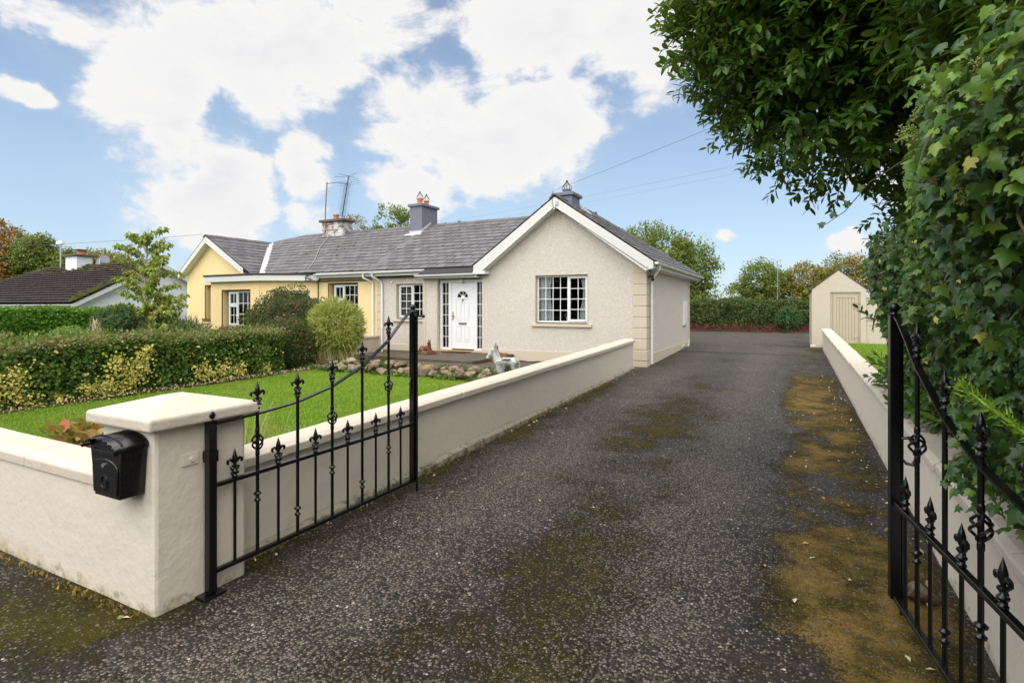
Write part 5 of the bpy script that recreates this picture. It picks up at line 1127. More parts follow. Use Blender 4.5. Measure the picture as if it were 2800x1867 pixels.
for z in (.78, 1.88): q = MB(); q.box(1.78, 1.93, sy+.012, sy+.026, z-.02, z+.02); q.tube([(1.90, sy+.015, z-.04), (1.90, sy+.015, z+.04)], .012, 6); q.build('hinge', 'tan', dr)
box('plinth_block', 'coping', Sh, sx0-.05, sx0+.12, sy-.05, sy+.25, gz-.1, gz+.12, bevel=.02)
t = thing('shed_side_wall', (3, 20.6, .4), 'plain cream wall continuing right from the shed', 'wall')
box('wall', 'shedwall', t, sx1+.003, 7.5, sy+.06, sy+.26, .3, 2.02); box('coping', 'coping', t, sx1+.003, 7.5, sy+.02, sy+.30, 2.02, 2.13, bevel=.01); box('socket_box', 'steel', t, sx1+.03, sx1+.11, sy-.0, sy+.06, 1.40, 1.52, bevel=.008)
# ------------------------------------------------------------------ rockery, steps, statues
def rock_mesh(name, r, seed, flat=.8):
    bm = bmesh.new(); bmesh.ops.create_icosphere(bm, subdivisions=2, radius=1); P = np.array([v.co[:] for v in bm.verts])
    # cut the ball by a few random planes so that it breaks into facets
    rs = np.random.default_rng(seed)
    for _ in range(13):
        nv = rs.normal(size=3); nv /= np.linalg.norm(nv); d = rs.uniform(.42, .80); over = np.maximum(0, P@nv-d); P = P-over[:, None]*nv
    P = P*(1+(fbm(P+seed*3.7, 2.2, 3, seed)-.5)[:, None]*.35)*np.array([1, .8, flat])*r
    for v, p in zip(bm.verts, P): v.co = p
    me = bpy.data.meshes.new(name); bm.to_mesh(me); bm.free(); me.materials.append(M['rock']); return me
ROCKS = [rock_mesh('stone', 1, i, rnd.uniform(.7, 1.0)) for i in range(8)]
t = thing('rockery', (-7.6, 9.6, .2), 'rockery edging of rough weathered field stones between lawn and cottage', 'rockery')
def put_rock(x, y, z, r):
    o = link(bpy.data.objects.new('stone', rnd.choice(ROCKS))); attach(o, t); o.location = (x, y, z); o.rotation_euler = (rnd.uniform(-.4, .4), rnd.uniform(-.4, .4), rnd.uniform(0, 6.28)); o.scale = (r*rnd.uniform(.9, 1.25), r*rnd.uniform(.9, 1.1), r*rnd.uniform(.7, 1.05))
x = -10.3
while x < -5.2:
    r = rnd.uniform(.11, .22); put_rock(x+r, 9.55+rnd.uniform(-.06, .05), .24+r*.45, r); x += r*1.55
x = -10.2
while x < -5.4:
    r = rnd.uniform(.10, .19); put_rock(x+r, 9.84+rnd.uniform(-.08, .06), .36+r*.35, r); x += r*1.9
for i in range(7): put_rock(rnd.uniform(-10.4, -8.8), rnd.uniform(9.7, 10.3), .38, rnd.uniform(.09, .15))
n = 9000; P = np.column_stack([RNG.uniform(-11.3, -4.6, n), 9.36+RNG.random(n)**1.5*.95]); k_ = fbm(np.column_stack([P, P[:, 0]*0]), 2, 3, 3) > .47; P = P[k_]; n = len(P)
o = leaves('rockery_weeds', np.column_stack([P, .24+(P[:, 1]-9.45)*.16+RNG.random(n)*.05]), nrm(rvec(n)+np.array([0, 0, 1.])), nrm(rvec(n)+np.array([0, 0, .4])), RNG.uniform(.03, .07, n), T_ROUND, 'l_privet'); o['kind'] = 'stuff'; o['label'] = 'low weeds growing among the rockery stones'
t = thing('doorstep', (-8.0, 12, .2), 'mossy brown stone steps leading to the white front door', 'steps')
box('slab', 'slab', t, -9.55, -6.85, 11.25, 13.47, .25, .43, bevel=.02)
for a, b in ((-9.3, -8.1), (-8.09, -6.9), (-6.89, -5.85)): box('slab', 'slab', t, a, b-.01, 10.5+rnd.uniform(-.03, .03), 11.24, .24, .36+rnd.uniform(-.008, .008), bevel=.018)
box('slab', 'slab', t, -6.82, -5.6, 11.26, 12.4, .24, .345, bevel=.018)
t = box('doormat', 'mat', None, -8.95, -8.2, 12.98, 13.42, .431, .452, bevel=.006); tag(t, 'brown coir doormat on the step below the white door', 'doormat')
t = thing('patio_path', (-11, 12.6, .2), 'mossy path slabs along the cottage wall below the small window', 'path')
for i in range(3): box('slab', 'slab', t, -11.95+i*.78, -11.95+i*.78+.76, 12.5, 13.46, .20, .30+rnd.uniform(-.01, .01), bevel=.02)
def remeshed(name, m, voxel, it=3):
    me = m.mesh(name+'_src'); ob = bpy.data.objects.new('tmp', me); C.objects.link(ob)
    md = ob.modifiers.new('r', 'REMESH'); md.mode = 'VOXEL'; md.voxel_size = voxel
    sm = ob.modifiers.new('s', 'SMOOTH'); sm.factor = .5; sm.iterations = it
    bpy.context.view_layer.update(); dg = bpy.context.evaluated_depsgraph_get(); out = bpy.data.meshes.new_from_object(ob.evaluated_get(dg)); out.name = name
    bpy.data.objects.remove(ob); out.polygons.foreach_set('use_smooth', [True]*len(out.polygons)); return out
def limb(m, pts, rs, n=10):
    for (a, b), (r0, r1) in zip(zip(pts, pts[1:]), zip(rs, rs[1:])):
        a, b = Vector(a), Vector(b); k = max(2, int((b-a).length/(min(r0, r1)*.5)))
        for i in range(k+1): m.sphere(tuple(a.lerp(b, i/k)), r0+(r1-r0)*i/k, n)
# donkey with panniers
m = MB(); limb(m, [(-.14, 0, .30), (-.02, 0, .285), (.10, 0, .29), (.19, 0, .31)], [.088, .098, .098, .098])
limb(m, [(-.16, 0, .34), (-.20, 0, .44), (-.225, 0, .525)], [.078, .066, .058]); limb(m, [(-.225, 0, .54), (-.275, 0, .48), (-.33, 0, .405)], [.068, .058, .040]); limb(m, [(-.33, 0, .402), (-.345, 0, .392)], [.041, .039])
for s in (-1, 1):
    limb(m, [(-.205, s*.040, .585), (-.19, s*.062, .65), (-.18, s*.066, .72)], [.021, .026, .010])
    limb(m, [(-.13, s*.05, .27), (-.135, s*.052, .14), (-.13, s*.052, .03), (-.145, s*.052, .02)], [.048, .030, .027, .030])
    limb(m, [(.19, s*.05, .29), (.17, s*.055, .20), (.225, s*.055, .12), (.215, s*.055, .03), (.20, s*.055, .02)], [.072, .052, .032, .027, .030])
    m.sphere((-.262, s*.046, .515), .013, 8)
limb(m, [(.28, 0, .34), (.305, 0, .27), (.30, 0, .17)], [.018, .014, .018]); limb(m, [(-.185, 0, .60), (-.15, 0, .50), (-.10, 0, .40)], [.018, .022, .020])
t = thing('donkey_statue', (-5.28, 9.95, .30), 'weathered white donkey statue carrying two basket panniers', 'statue')
o = obj_from('body', remeshed('donkey_body', m, .009), 'donkey', t, local=True)
for s in (-1, 1):
    m = MB(); m.lathe([(.066, .10), (.078, .16), (.092, .24), (.102, .290), (.116, .295), (.116, .322), (.098, .325), (.090, .28), (.01, .27)], (-.055, s*.175, 0), 16); o = m.build('pannier', 'donkey', t, smooth=True, local=True)
    m = MB()
    for i in range(5): m.lathe([(.072+i*.0062, -.007), (.082+i*.0062, 0), (.072+i*.0062, .007)], (-.055, s*.175, .13+i*.034), 16)
    m.build('basket_weave', 'donkey', o, smooth=True, local=True)
    m = MB(); [m.sphere((-.045+rnd.uniform(-.05, .05), s*.155+rnd.uniform(-.05, .05), .30+rnd.uniform(0, .02)), .02, 8) for _ in range(9)]; m.build('pannier_soil', 'slab', o, local=True)
m = MB(); m.box(-.05, .12, -.15, .15, .375, .388); m.build('saddle_cloth', 'donkey', t, bevel=.006, local=True)
t.rotation_euler = (0, 0, R(20)); t.scale = (1.02, 1.02, 1.0)
# two lying dogs
m = MB(); limb(m, [(-.17, 0, .10), (-.06, 0, .105), (.06, 0, .115), (.13, 0, .13)], [.085, .078, .080, .078]); limb(m, [(.14, 0, .16), (.155, -.01, .24), (.16, -.02, .285)], [.068, .054, .050])
limb(m, [(.16, -.03, .29), (.175, -.075, .275), (.182, -.115, .262)], [.050, .038, .026])
for s in (-1, 1):
    limb(m, [(.14, s*.05, .10), (.20, s*.055, .035), (.30, s*.055, .030)], [.045, .030, .028]); limb(m, [(-.16, s*.07, .09), (-.06, s*.10, .06), (-.02, s*.105, .025), (.03, s*.105, .025)], [.06, .045, .028, .026])
    limb(m, [(.158+s*.030, -.015, .325), (.158+s*.034, -.012, .355), (.158+s*.036, -.012, .382)], [.020, .014, .006])
limb(m, [(-.24, 0, .07), (-.28, -.06, .03), (-.24, -.12, .025)], [.028, .024, .016])
dogm = remeshed('dog_body', m, .008, 2); dogm.materials.append(M['dogstone'])
def dog(loc, rz, label, block):
    t = thing('dog_statue', loc, label, 'statue', 'pair of dog statues by the door')
    o = link(bpy.data.objects.new('body', dogm)); o.parent = t; o.location = (0, 0, .045); MB().box(-.32, .34, -.16, .16, 0, .05).build('base', 'dogstone', t, bevel=.012, local=True)
    t.rotation_euler = (0, 0, rz)
    return t
dog((-9.08, 12.42, .43), R(-6), 'rust-brown statue of a lying dog left of the front door', True).scale = (.86, .86, .98)
dog((-6.62, 12.28, .345), R(180), 'rust-brown statue of a lying dog behind the donkey statue', False).scale = (.86, .86, .98)
t = box('stone_brick', 'brick', None, -9.0, -8.83, 12.08, 12.20, .43, .53, bevel=.02); tag(t, 'small rough stone block in front of the dog by the door', 'stone')
o = obj_from('loose_stone', rock_mesh('loose_stone', .14, 31, .75), None); o.location = (.66, 3.95, .06); tag(o, 'pale rough stone on the tarmac behind the ivy-covered gate', 'stone')

# ------------------------------------------------------------------ hedges and shrubs of the two front gardens
hg = hedge('clipped_hedge', 'clipped dark green hedge with yellow variegated patches along the lawn', (-11.6, 1.6, .15), (-10.42, 8.9, 1.13), 49000, .062, 'l_privet', r=.18, rough=.11)
Pv, Nv = [], []
for (y, z, r) in ((5.39, .5, .33), (3.81, .59, .21), (3.78, .43, .19), (4.07, .27, .19), (4.82, .36, .16), (5.1, .35, .19), (7.24, .41, .22), (7.56, .41, .16), (6.81, .43, .19), (8.2, .38, .14), (5.7, .91, .14), (5.22, .79, .11), (4.39, .29, .06), (5.6, .67, .19), (3.89, .72, .12), (3.2, .4, .3)):
    n = int(1500*r*r*9/3.2)+40; q = RNG.normal(size=(n, 2))*r*.55; Pv.append(np.column_stack([-10.37+RNG.normal(size=n)*.06, y+q[:, 0], np.maximum(.2, z+q[:, 1])]))
n = 160; Pv.append(np.column_stack([np.full(n, -10.40)+RNG.normal(size=n)*.04, RNG.uniform(2, 8.8, n), RNG.uniform(.3, 1.12, n)]))
Pv = np.concatenate(Pv); n = len(Pv); base_n = np.array([1.0, -.2, .4])
leaves('variegated_shoots', Pv, nrm(base_n+.7*rvec(n)), nrm(rvec(n)+np.array([.4, 0, .3])), RNG.uniform(.030, .055, n), T_ROUND, 'l_variegated', hg)
n = 11000; P = np.column_stack([RNG.uniform(-11.5, -10.36, n), RNG.uniform(1.7, 8.9, n), 1.14+RNG.normal(size=n)*.05]); P[:, 2] += (fbm(P, 1.6, 4, 3)-.5)*.2; k_ = fbm(P, 1.0, 3, 77) > .40; P = P[k_]; n = len(P)
leaves('dry_top_growth', P, nrm(rvec(n)+np.array([0, 0, .9])), nrm(rvec(n)+np.array([0, 0, .3])), RNG.uniform(.03, .055, n), T_ROUND, 'l_dry', hg)
n = 1100; P = np.column_stack([RNG.uniform(-11.5, -10.40, n), RNG.uniform(1.7, 8.9, n), 1.15+RNG.random(n)**2*.16]); k_ = fbm(P, .8, 3, 19) > .46; P = P[k_]; n = len(P)
leaves('young_shoots', P, rvec(n), nrm(rvec(n)*.5+np.array([0, 0, .8])), RNG.uniform(.05, .085, n), T_LEAF, 'l_privet', hg)
P = np.column_stack([RNG.uniform(-11.4, -10.40, 700), RNG.uniform(1.7, 8.9, 700), 1.13+RNG.normal(size=700)*.03])
leaves('bare_twigs', P, rvec(700), nrm(rvec(700)+np.array([0, 0, .5])), RNG.uniform(.10, .24, 700), T_SPIKE, 'twig', hg, wscale=.18)['kind'] = 'stuff'
n = 1500; P = np.column_stack([RNG.uniform(-10.45, -10.15, n), RNG.uniform(2, 9.6, n)]); o = leaves('hedge_litter', np.column_stack([P, .185+.01*(P[:, 1]-2)+RNG.random(n)*.04]), nrm(rvec(n)*.6+np.array([0, 0, 1.])), rvec(n), RNG.uniform(.02, .05, n), T_LEAF, 'dryleaf'); o['kind'] = 'stuff'; o['label'] = 'brown leaf litter along the foot of the hedge'
ds = shrub('dark_shrub', 'large dark green shrub with reddish tips in front of the yellow porch', (-12.55, 10.70, 1.10), (1.45, .9, 1.18), 32000, .045, 'l_dark', rough=.16, base_z=.1, shell=.4)
n = 15000; dv = rvec(n); c_ = np.array([-11.25, 9.55, .72]); P = c_+dv*np.array([.82, .95, .78])*((1-.4*RNG.random(n)**1.4)*(1+(fbm(c_+dv, 2.2, 3, 9)-.5)*.35))[:, None]; k_ = P[:, 2] > .17; P, dv = P[k_], dv[k_]; n = len(P)
leaves('lower_foliage', P, nrm(dv+.7*rvec(n)+np.array([0, 0, .3])), nrm(rvec(n)*.8+.4*dv+np.array([0, 0, .3])), .045*RNG.uniform(.65, 1.3, n), T_ROUND, 'l_dark', ds)
t = shrub('young_shoot', 'thin leafy shoot rising beside the dark shrub', (-14.05, 10.7, 1.35), (.22, .2, .42), 220, .06, 'l_lime', shell=.9, nstem=3, base_z=.1)
bb = shrub('bamboo_clump', 'rounded yellow-green bamboo clump beside the rockery', (-10.46, 10.40, 1.16), (.76, .66, .73), 8500, .16, 'l_bamboo', tpl=T_BLADE, shell=.45, up=.25, out=.75, rough=.10, base_z=.2, wscale=.95)
P = np.column_stack([-10.5+RNG.normal(size=900)*.33, 10.2+RNG.normal(size=900)*.2, .22+RNG.random(900)*.1]); leaves('straw_canes', P, rvec(900), nrm(rvec(900)*.35+np.array([0, -.1, 1.])), RNG.uniform(.25, .6, 900), T_BLADE, 'l_straw', bb, wscale=.25)
hedge('tall_hedge', 'tall bright green hedge in front of the white bungalow', (-23.6, -1, -.4), (-22.2, 11.2, 1.70), 34000, .085, 'l_bright', r=.22, rough=.06, faces=('x+', 'y-', 'y+', 'z+'), core='l_bright')
cf = shrub('dark_conifer', 'dark feathery conifer bush below the slender sapling', (-18.9, 9.55, .60), (.95, .8, 1.20), 13000, .11, 'l_conifer', tpl=T_LEAF, shell=.5, up=.5, rough=.15, base_z=-.2, wscale=.7)
shrub('lime_shrub', 'small rounded lime-green shrub behind the clipped hedge', (-17.4, 7.65, .62), (.66, .62, .60), 7000, .05, 'l_lime', tpl=T_LEAF, shell=.35, rough=.12, base_z=-.1)
shrub('variegated_shrub', 'small yellow-leaved shrub left of the lime shrub', (-17.2, 6.75, .62), (.42, .4, .45), 900, .075, 'l_variegated', shell=.7, rough=.2, base_z=-.1)
shrub('rose_bush', 'straggling leafy bush at the end of the tall hedge', (-16.2, 5.6, .72), (.55, .5, .45), 1500, .06, 'l_dry', shell=.8, rough=.2, base_z=-.1)
P = np.array([(-17.55, 7.05, 1.02), (-19.2, 9.2, 1.25)]); 
o = shrub('heather_tuft', 'brown upright tuft beside the lime shrub', (-17.9, 8.5, .70), (.18, .18, .55), 700, .16, 'dryleaf', tpl=T_BLADE, up=1.2, shell=.9, base_z=-.1)
br = shrub('broom_bush', 'wispy olive broom bush beside the yellow gable', (-17.2, 10.3, .42), (1.25, .9, .95), 13000, .34, 'l_broom', tpl=T_BLADE, shell=.8, up=.9, out=.5, rough=.2, base_z=-.1, wscale=.35)
# slender sapling with drooping leaves
t = thing('slender_sapling', (-18.2, 9.95, -.1), 'slender sapling with drooping yellow-green leaves behind the hedge', 'tree')
b0 = Vector((-18.1, 10.0, -.1)); m = MB(); m.tube([b0, b0+Vector((.05, 0, 1.2)), b0+Vector((-.1, 0, 2.4)), b0+Vector((.05, 0, 3.5)), b0+Vector((.1, 0, 4.35))], [.05, .04, .032, .02, .006], 7)
tips = []
for i in range(64):
    z = 1.2+3.0*(i/63)**1.05; side = 1 if i % 2 else -1; w = (1.45*(1-((z-1.9)/2.6)**2*.70) if z > 1.9 else 1.35)*rnd.uniform(.35, 1.0); w = max(.15, w)
    a = b0+Vector((0, 0, max(.9, z-.35))); e = b0+Vector((side*w*.9, rnd.uniform(-.5, .5), z+rnd.uniform(-.1, .25))); md = a.lerp(e, .5)+Vector((0, 0, .12)); m.tube([a, md, e], [.014, .009, .003], 5); tips.append((a, md, e))
for i in range(16):
    z = rnd.uniform(.9, 2.3); a = b0+Vector((.1, .05, max(.5, z-.6))); e = b0+Vector((rnd.uniform(.7, 1.75), rnd.uniform(-.4, .5), z)); md = a.lerp(e, .5)+Vector((0, 0, .15)); m.tube([a, md, e], [.014, .009, .003], 5); tips.append((a, md, e))
m.build('trunk', 'palebark', t, smooth=True)
P, D = [], []
for a, md, e in tips:
    for j in range(88 if e.z < 2.6 else 56):
        f = rnd.uniform(.35, 1.05); p = a.lerp(md, f*2) if f < .5 else md.lerp(e, f*2-1); P.append(p+Vector((rnd.gauss(0, .05), rnd.gauss(0, .05), rnd.gauss(0, .04)))); D.append((rnd.gauss(0, .6), rnd.gauss(0, .6), -.75))
P = np.array([tuple(p) for p in P]); D = np.array(D); n = len(P); leaves('crown', P, nrm(rvec(n)+np.array([.2, -.6, .5])), nrm(D), RNG.uniform(.09, .17, n), T_LEAF, 'l_sapling', t, wscale=1.0)
# plants at the foot of the road wall
def rosette(name, label, spots, size, mat, up=.75):
    t = thing(name, spots[0][:3], label, 'plant'); P, D, Nn = [], [], []
    for (x, y, z, k2, sp) in spots:
        for j in range(k2):
            a = rnd.uniform(0, 6.28); el = rnd.uniform(.25, 1.3); d = Vector((math.cos(a)*math.cos(el), math.sin(a)*math.cos(el), math.sin(el)*up+.1)); P.append((x+rnd.gauss(0, sp)+d.x*.05, y+rnd.gauss(0, sp*.5)+d.y*.05, z+.10+rnd.random()*.16)); D.append(tuple(d)); Nn.append((-d.x*.6+rnd.gauss(0, .2), -d.y*.6+rnd.gauss(0, .2), .8))
    n = len(P); leaves('leaves', np.array(P), nrm(np.array(Nn)), nrm(np.array(D)), size*RNG.uniform(.7, 1.2, n), T_ROUND, mat, t, wscale=.85, smooth=True); return t
rosette('bergenia_plant', 'clump of red and green broad leaves behind the road wall', [(-5.30, 2.34, .48, 70, .15), (-4.95, 2.36, .53, 90, .15), (-4.55, 2.34, .51, 80, .13)], .105, 'l_bergenia')
rosette('green_bergenia', 'small clump of round green leaves behind the open gate', [(-3.92, 3.15, .20, 34, .09), (-3.85, 3.35, .18, 16, .08)], .15, 'l_green_bergenia')
t = thing('dry_grass_tuft', (-3.85, 2.8, .15), 'tuft of straw-coloured dry grass beside the gate pillar', 'plant')
n = 420; P = np.column_stack([-3.86+RNG.normal(size=n)*.07, 2.85+RNG.normal(size=n)*.16, np.full(n, .16)]); leaves('blades', P, rvec(n), nrm(rvec(n)*.38+np.array([.05, .1, 1.])), RNG.uniform(.25, .62, n), T_BLADE, 'l_straw', t, wscale=.22)
n = 26; P = np.column_stack([-3.88+RNG.normal(size=n)*.04, 2.95+RNG.normal(size=n)*.05, np.full(n, .16)]); leaves('seed_heads', P, rvec(n), nrm(rvec(n)*.14+np.array([-.08, .22, 1.])), RNG.uniform(.7, .95, n), T_BLADE, 'l_straw', t, wscale=.12)
# fallen leaves on the drive
n = 150; P = np.column_stack([np.where(RNG.random(n) < .78, .25+RNG.normal(size=n)*.42, RNG.uniform(-3.2, .8, n)), 2.0+RNG.random(n)**.8*11]); P[:, 0] = np.clip(P[:, 0], -3.2, .8)
o = leaves('fallen_leaves', np.column_stack([P, drive_z(P)+.008]), nrm(rvec(n)*.35+np.array([0, 0, 1.])), nrm(rvec(n)*np.array([1, 1, .2])), RNG.uniform(.022, .055, n), T_LEAF, 'dryleaf', wscale=.9); o['kind'] = 'stuff'; o['label'] = 'pale dry leaves scattered over the drive'
n = 240; P = np.column_stack([np.where(RNG.random(n) < .5, RNG.uniform(-3.42, -3.2, n), RNG.uniform(.55, .82, n)), 1.6+RNG.random(n)*12]); o = leaves('wall_foot_litter', np.column_stack([P, drive_z(P)+.01]), nrm(rvec(n)+np.array([0, 0, .8])), rvec(n), RNG.uniform(.02, .05, n), T_LEAF, 'dryleaf'); o['kind'] = 'stuff'; o['label'] = 'dead leaves gathered at the wall foot'
n = 900; P = np.column_stack([-3.33+np.abs(RNG.normal(size=n))*.035, 1.75+RNG.random(n)*9]); P2 = np.column_stack([-3.2-RNG.random(700)*5, 1.77-np.abs(RNG.normal(size=700))*.03]); P = np.concatenate([P, P2]); n = len(P); o = leaves('wall_foot_moss', np.column_stack([P, drive_z(P)]), rvec(n), nrm(rvec(n)*.7+np.array([0, 0, .8])), RNG.uniform(.012, .035, n), T_LEAF, 'l_mossblade'); o['kind'] = 'stuff'; o['label'] = 'moss along the foot of the walls'
V, T = grid_mesh(np.linspace(-3.15, .78, 40), np.linspace(17.50, 17.60, 4), lambda P: drive_z(P)+.005+(np.abs(P[:, 1]-17.55) < .03)*.008)
struct('drive_joint', tri_mesh('drive_joint', V+np.column_stack([np.zeros(len(V)), (fbm(V, 1.2, 3, 3)-.5)*.25, np.zeros(len(V))]), T, True), 'felt', 'raised seam across the drive by the yard')
# ------------------------------------------------------------------ background trees and hedges
hb = hedge('yard_hedge', 'dark mixed hedge closing the yard behind the cottage', (-13, 31.7, .4), (1.4, 33.2, 2.08), 26000, .10, 'l_backhedge', r=.3, rough=.16, faces=('y-', 'z+', 'x+'), core='l_backhedge')
P = np.column_stack([-8.6+RNG.random(1300)**1.5*6, RNG.uniform(33, 34.5, 1300), 1.95+RNG.random(1300)**2*.7]); leaves('weedy_top', P, rvec(1300), nrm(rvec(1300)*.6+np.array([0, 0, .8])), RNG.uniform(.08, .2, 1300), T_LEAF, 'l_tree', hb, wscale=.6)
shrub('round_yard_shrub', 'small round grey-green shrub in front of the yard hedge', (-.1, 31.0, 1.12), (.62, .55, .66), 2600, .09, 'l_conifer', shell=.4, base_z=.5)
n = 5200; P = np.column_stack([RNG.uniform(-12, 1.2, n), RNG.uniform(30.5, 31.9, n)]); z = np.interp(P[:, 1], [30.4, 30.9, 33], [.40, .52, .62]); o = leaves('cut_stems', np.column_stack([P, z+RNG.random(n)*.12]), rvec(n), nrm(rvec(n)+np.array([0, 0, .35])), RNG.uniform(.15, .42, n), T_BLADE, 'redtwig', wscale=.5); o['kind'] = 'stuff'; o['label'] = 'reddish cut stems lying under the yard hedge'
tree('field_maple', 'rounded green tree with yellowing leaves rising behind the cottage roof end', (-8.0, 37, .4), 2.4, [((-8.4, 36.6, 4.9), (2.9, 2.6, 2.35)), ((-6.2, 37.6, 4.1), (1.9, 1.8, 2.2)), ((-9.9, 36.2, 4.6), (1.8, 1.8, 2.2)), ((-5.9, 37.8, 2.4), (1.4, 1.4, 1.5))], 561, 52, .55, .17, 'l_tree', .22)
tree('ash_tree', 'low green tree with a pale mast beside it behind the yard hedge', (-1.9, 40.2, .4), 1.5, [((-1.9, 40.2, 3.2), (1.35, 1.4, 1.8)), ((-.8, 40.6, 2.9), (1.1, 1.1, 1.4)), ((-2.9, 39.9, 2.4), (1.0, 1.0, 1.2))], 255, 50, .45, .15, 'l_tree', .14)
tree('hawthorn_tree', 'brownish hawthorn between the green tree and the shed', (.9, 41, .4), 1.3, [((.7, 41, 2.9), (1.6, 1.4, 1.75)), ((-.3, 40.8, 2.2), (1.2, 1.1, 1.2)), ((1.6, 41.2, 2.6), (1.2, 1.2, 1.5))], 289, 50, .42, .13, 'l_autumn', .14)
tree('scrub_tree', 'loose olive-green tree rising behind the shed roof', (3.2, 42, .4), 1.6, [((3.1, 42, 3.2), (1.7, 1.5, 2.1)), ((4.9, 42.4, 2.9), (1.6, 1.5, 1.9)), ((1.9, 41.8, 2.7), (1.1, 1.2, 1.6))], 340, 47, .45, .14, 'l_autumn', .15)
P = np.column_stack([RNG.uniform(-5, 7, 9000), RNG.uniform(35.5, 38.5, 9000), .5+RNG.random(9000)**.9*1.35]); P[:, 2] = .4+(P[:, 2]-.4)*(.55+.8*fbm(P*np.array([1, 1, 0]), .5, 3, 5)); n = len(P)
t = thing('scrub_thicket', (1, 37, .4), 'mixed scrub of brown and green growth below the far trees', 'shrubs'); leaves('foliage', P, nrm(rvec(n)+np.array([0, -.5, .5])), rvec(n), RNG.uniform(.12, .26, n), T_LEAF, 'l_backhedge', t)
t = thing('far_mast', (-.8, 39.4, .4), 'thin pale aerial mast standing among the far trees', 'mast'); MB().tube([(-.8, 39.2, .4), (-.8, 39.2, 4.75)], .028, 6).build('pole', 'pole', t); MB().tube([(-1.3, 39.2, 3.05), (-.75, 39.2, 3.05)], .03, 5).build('arm', 'pole', t); MB().tube([(-.9, 39.2, 4.7), (-.5, 39.2, 4.8)], .025, 5).build('tip_arm', 'pole', t)
tree('sycamore_tree', 'yellowing tree top behind the flaking chimney', (-21.4, 22.9, .2), 3.0, [((-21.4, 22.9, 5.5), (1.15, 1.1, 1.25)), ((-20.7, 23.2, 5.1), (.9, .9, 1.0)), ((-22.2, 22.6, 5.2), (.9, .9, 1.1))], 204, 45, .32, .11, 'l_autumn', .16)
tree('young_sycamore', 'open-branched green tree top left of the tall grey chimney', (-19.5, 23.7, .2), 3.4, [((-19.7, 23.6, 6.3), (.75, .8, 1.25)), ((-19.0, 23.9, 6.0), (.75, .8, 1.1)), ((-20.2, 23.4, 5.4), (.7, .8, .8)), ((-18.7, 24.1, 5.3), (.8, .8, .9))], 178, 37, .26, .11, 'l_tree', .13, nlimb=50)
tree('copper_beech', 'copper-orange tree left of the bungalow roof', (-80, 26.5, -.6), 3.5, [((-78.3, 27.0, 6.4), (3.0, 4.2, 5.0)), ((-76.6, 27.6, 4.2), (2.0, 2.0, 4.6)), ((-83, 25, 6.5), (4, 4, 5))], 714, 45, .9, .33, 'l_beech', .4)
tree('lime_tree', 'tall green tree beside the copper-orange tree', (-74.3, 29.5, -.6), 3.0, [((-74.2, 29.6, 6.2), (2.2, 2.3, 3.6)), ((-75.0, 29.9, 5.6), (1.7, 1.8, 3.4)), ((-73.0, 30.3, 4.6), (1.6, 1.8, 3.2))], 510, 45, .75, .27, 'l_tree', .35)
tree('distant_elm', 'small darker tree just behind the bungalow chimney', (-71.0, 31.0, -.6), 2.5, [((-71.0, 31.0, 5.6), (1.3, 1.5, 2.4)), ((-70.0, 31.5, 4.6), (1.2, 1.4, 1.9))], 221, 40, .6, .24, 'l_tree', .25)
tree('distant_maple', 'broad golden-green tree above the bungalow ridge', (-67.8, 32.6, -.6), 2.5, [((-68.2, 32.5, 5.4), (2.2, 2.2, 2.6)), ((-66.4, 33.4, 5.3), (1.9, 2.0, 2.2)), ((-69.6, 31.8, 4.8), (1.4, 1.5, 1.9))], 476, 42, .65, .24, 'l_autumn', .3)
P = np.column_stack([RNG.uniform(-120, -55, 9000), RNG.uniform(34, 52, 9000), RNG.random(9000)**.8*4.2-.4]); n = len(P)
o = leaves('distant_wood', P, nrm(rvec(n)+np.array([0, -.4, .5])), rvec(n), RNG.uniform(.4, .9, n), T_LEAF, 'l_tree'); o['kind'] = 'stuff'; o['label'] = 'low line of distant woodland on the left'
# ------------------------------------------------------------------ the laurel hedge and the ivy over the right wall
Lr = thing('laurel_tree', (1.5, 6.0, .2), 'big overhanging laurel with glossy dark leaves above the right wall', 'tree')
def twigs(base, dirs, length, per, size):
    """sprays of leaves set round a twig"""
    n = len(base); f = np.tile(np.linspace(.12, 1.0, per), n); i = np.repeat(np.arange(n), per); L = length[i]
    d = dirs[i]; a = np.tile(np.arange(per)*2.4, n)+RNG.uniform(0, 6.28, n)[i]
    u = nrm(np.cross(d, np.array([.13, .21, .97]))); v = np.cross(d, u); rad = u*np.cos(a)[:, None]+v*np.sin(a)[:, None]
    P = base[i]+d*(L*f)[:, None]; D = nrm(d*(.35+.75*f)[:, None]+rad*.85+np.array([0, 0, .10])+.25*rvec(len(i)))
    Nn = nrm(np.array([0, 0, 1.])+.45*d-.2*rad+.35*rvec(len(i)))
    return P, Nn, D, size*RNG.uniform(.7, 1.2, len(i))*(.8+.3*np.sin(np.pi*f))
Ps, Ns, Ds, Ss = [], [], [], []; TW = []
ELL = [(np.array([.72, 6.4, 4.92]), np.array([1.75, 1.55, 2.02]), 1500), (np.array([-.20, 6.2, 4.75]), np.array([.85, 1.1, 1.15]), 560), (np.array([1.5, 4.2, 4.6]), np.array([1.2, 1.6, 1.6]), 700)]
for c, r, k2 in ELL:
    dv = rvec(k2*2); dv = dv[(dv[:, 0] < .55)][:k2]; k3 = len(dv); f = .45+.52*RNG.random(k3)**.7
    b = c+dv*r*(f*(1+(fbm(c+dv*2, 1.3, 3, 4)-.5)*.5))[:, None]; d = nrm(dv*np.array([1, 1, .7])+np.array([-.15, -.1, .12])+.45*rvec(k3))
    L = RNG.uniform(.20, .40, k3); TW.append((b, d, L))
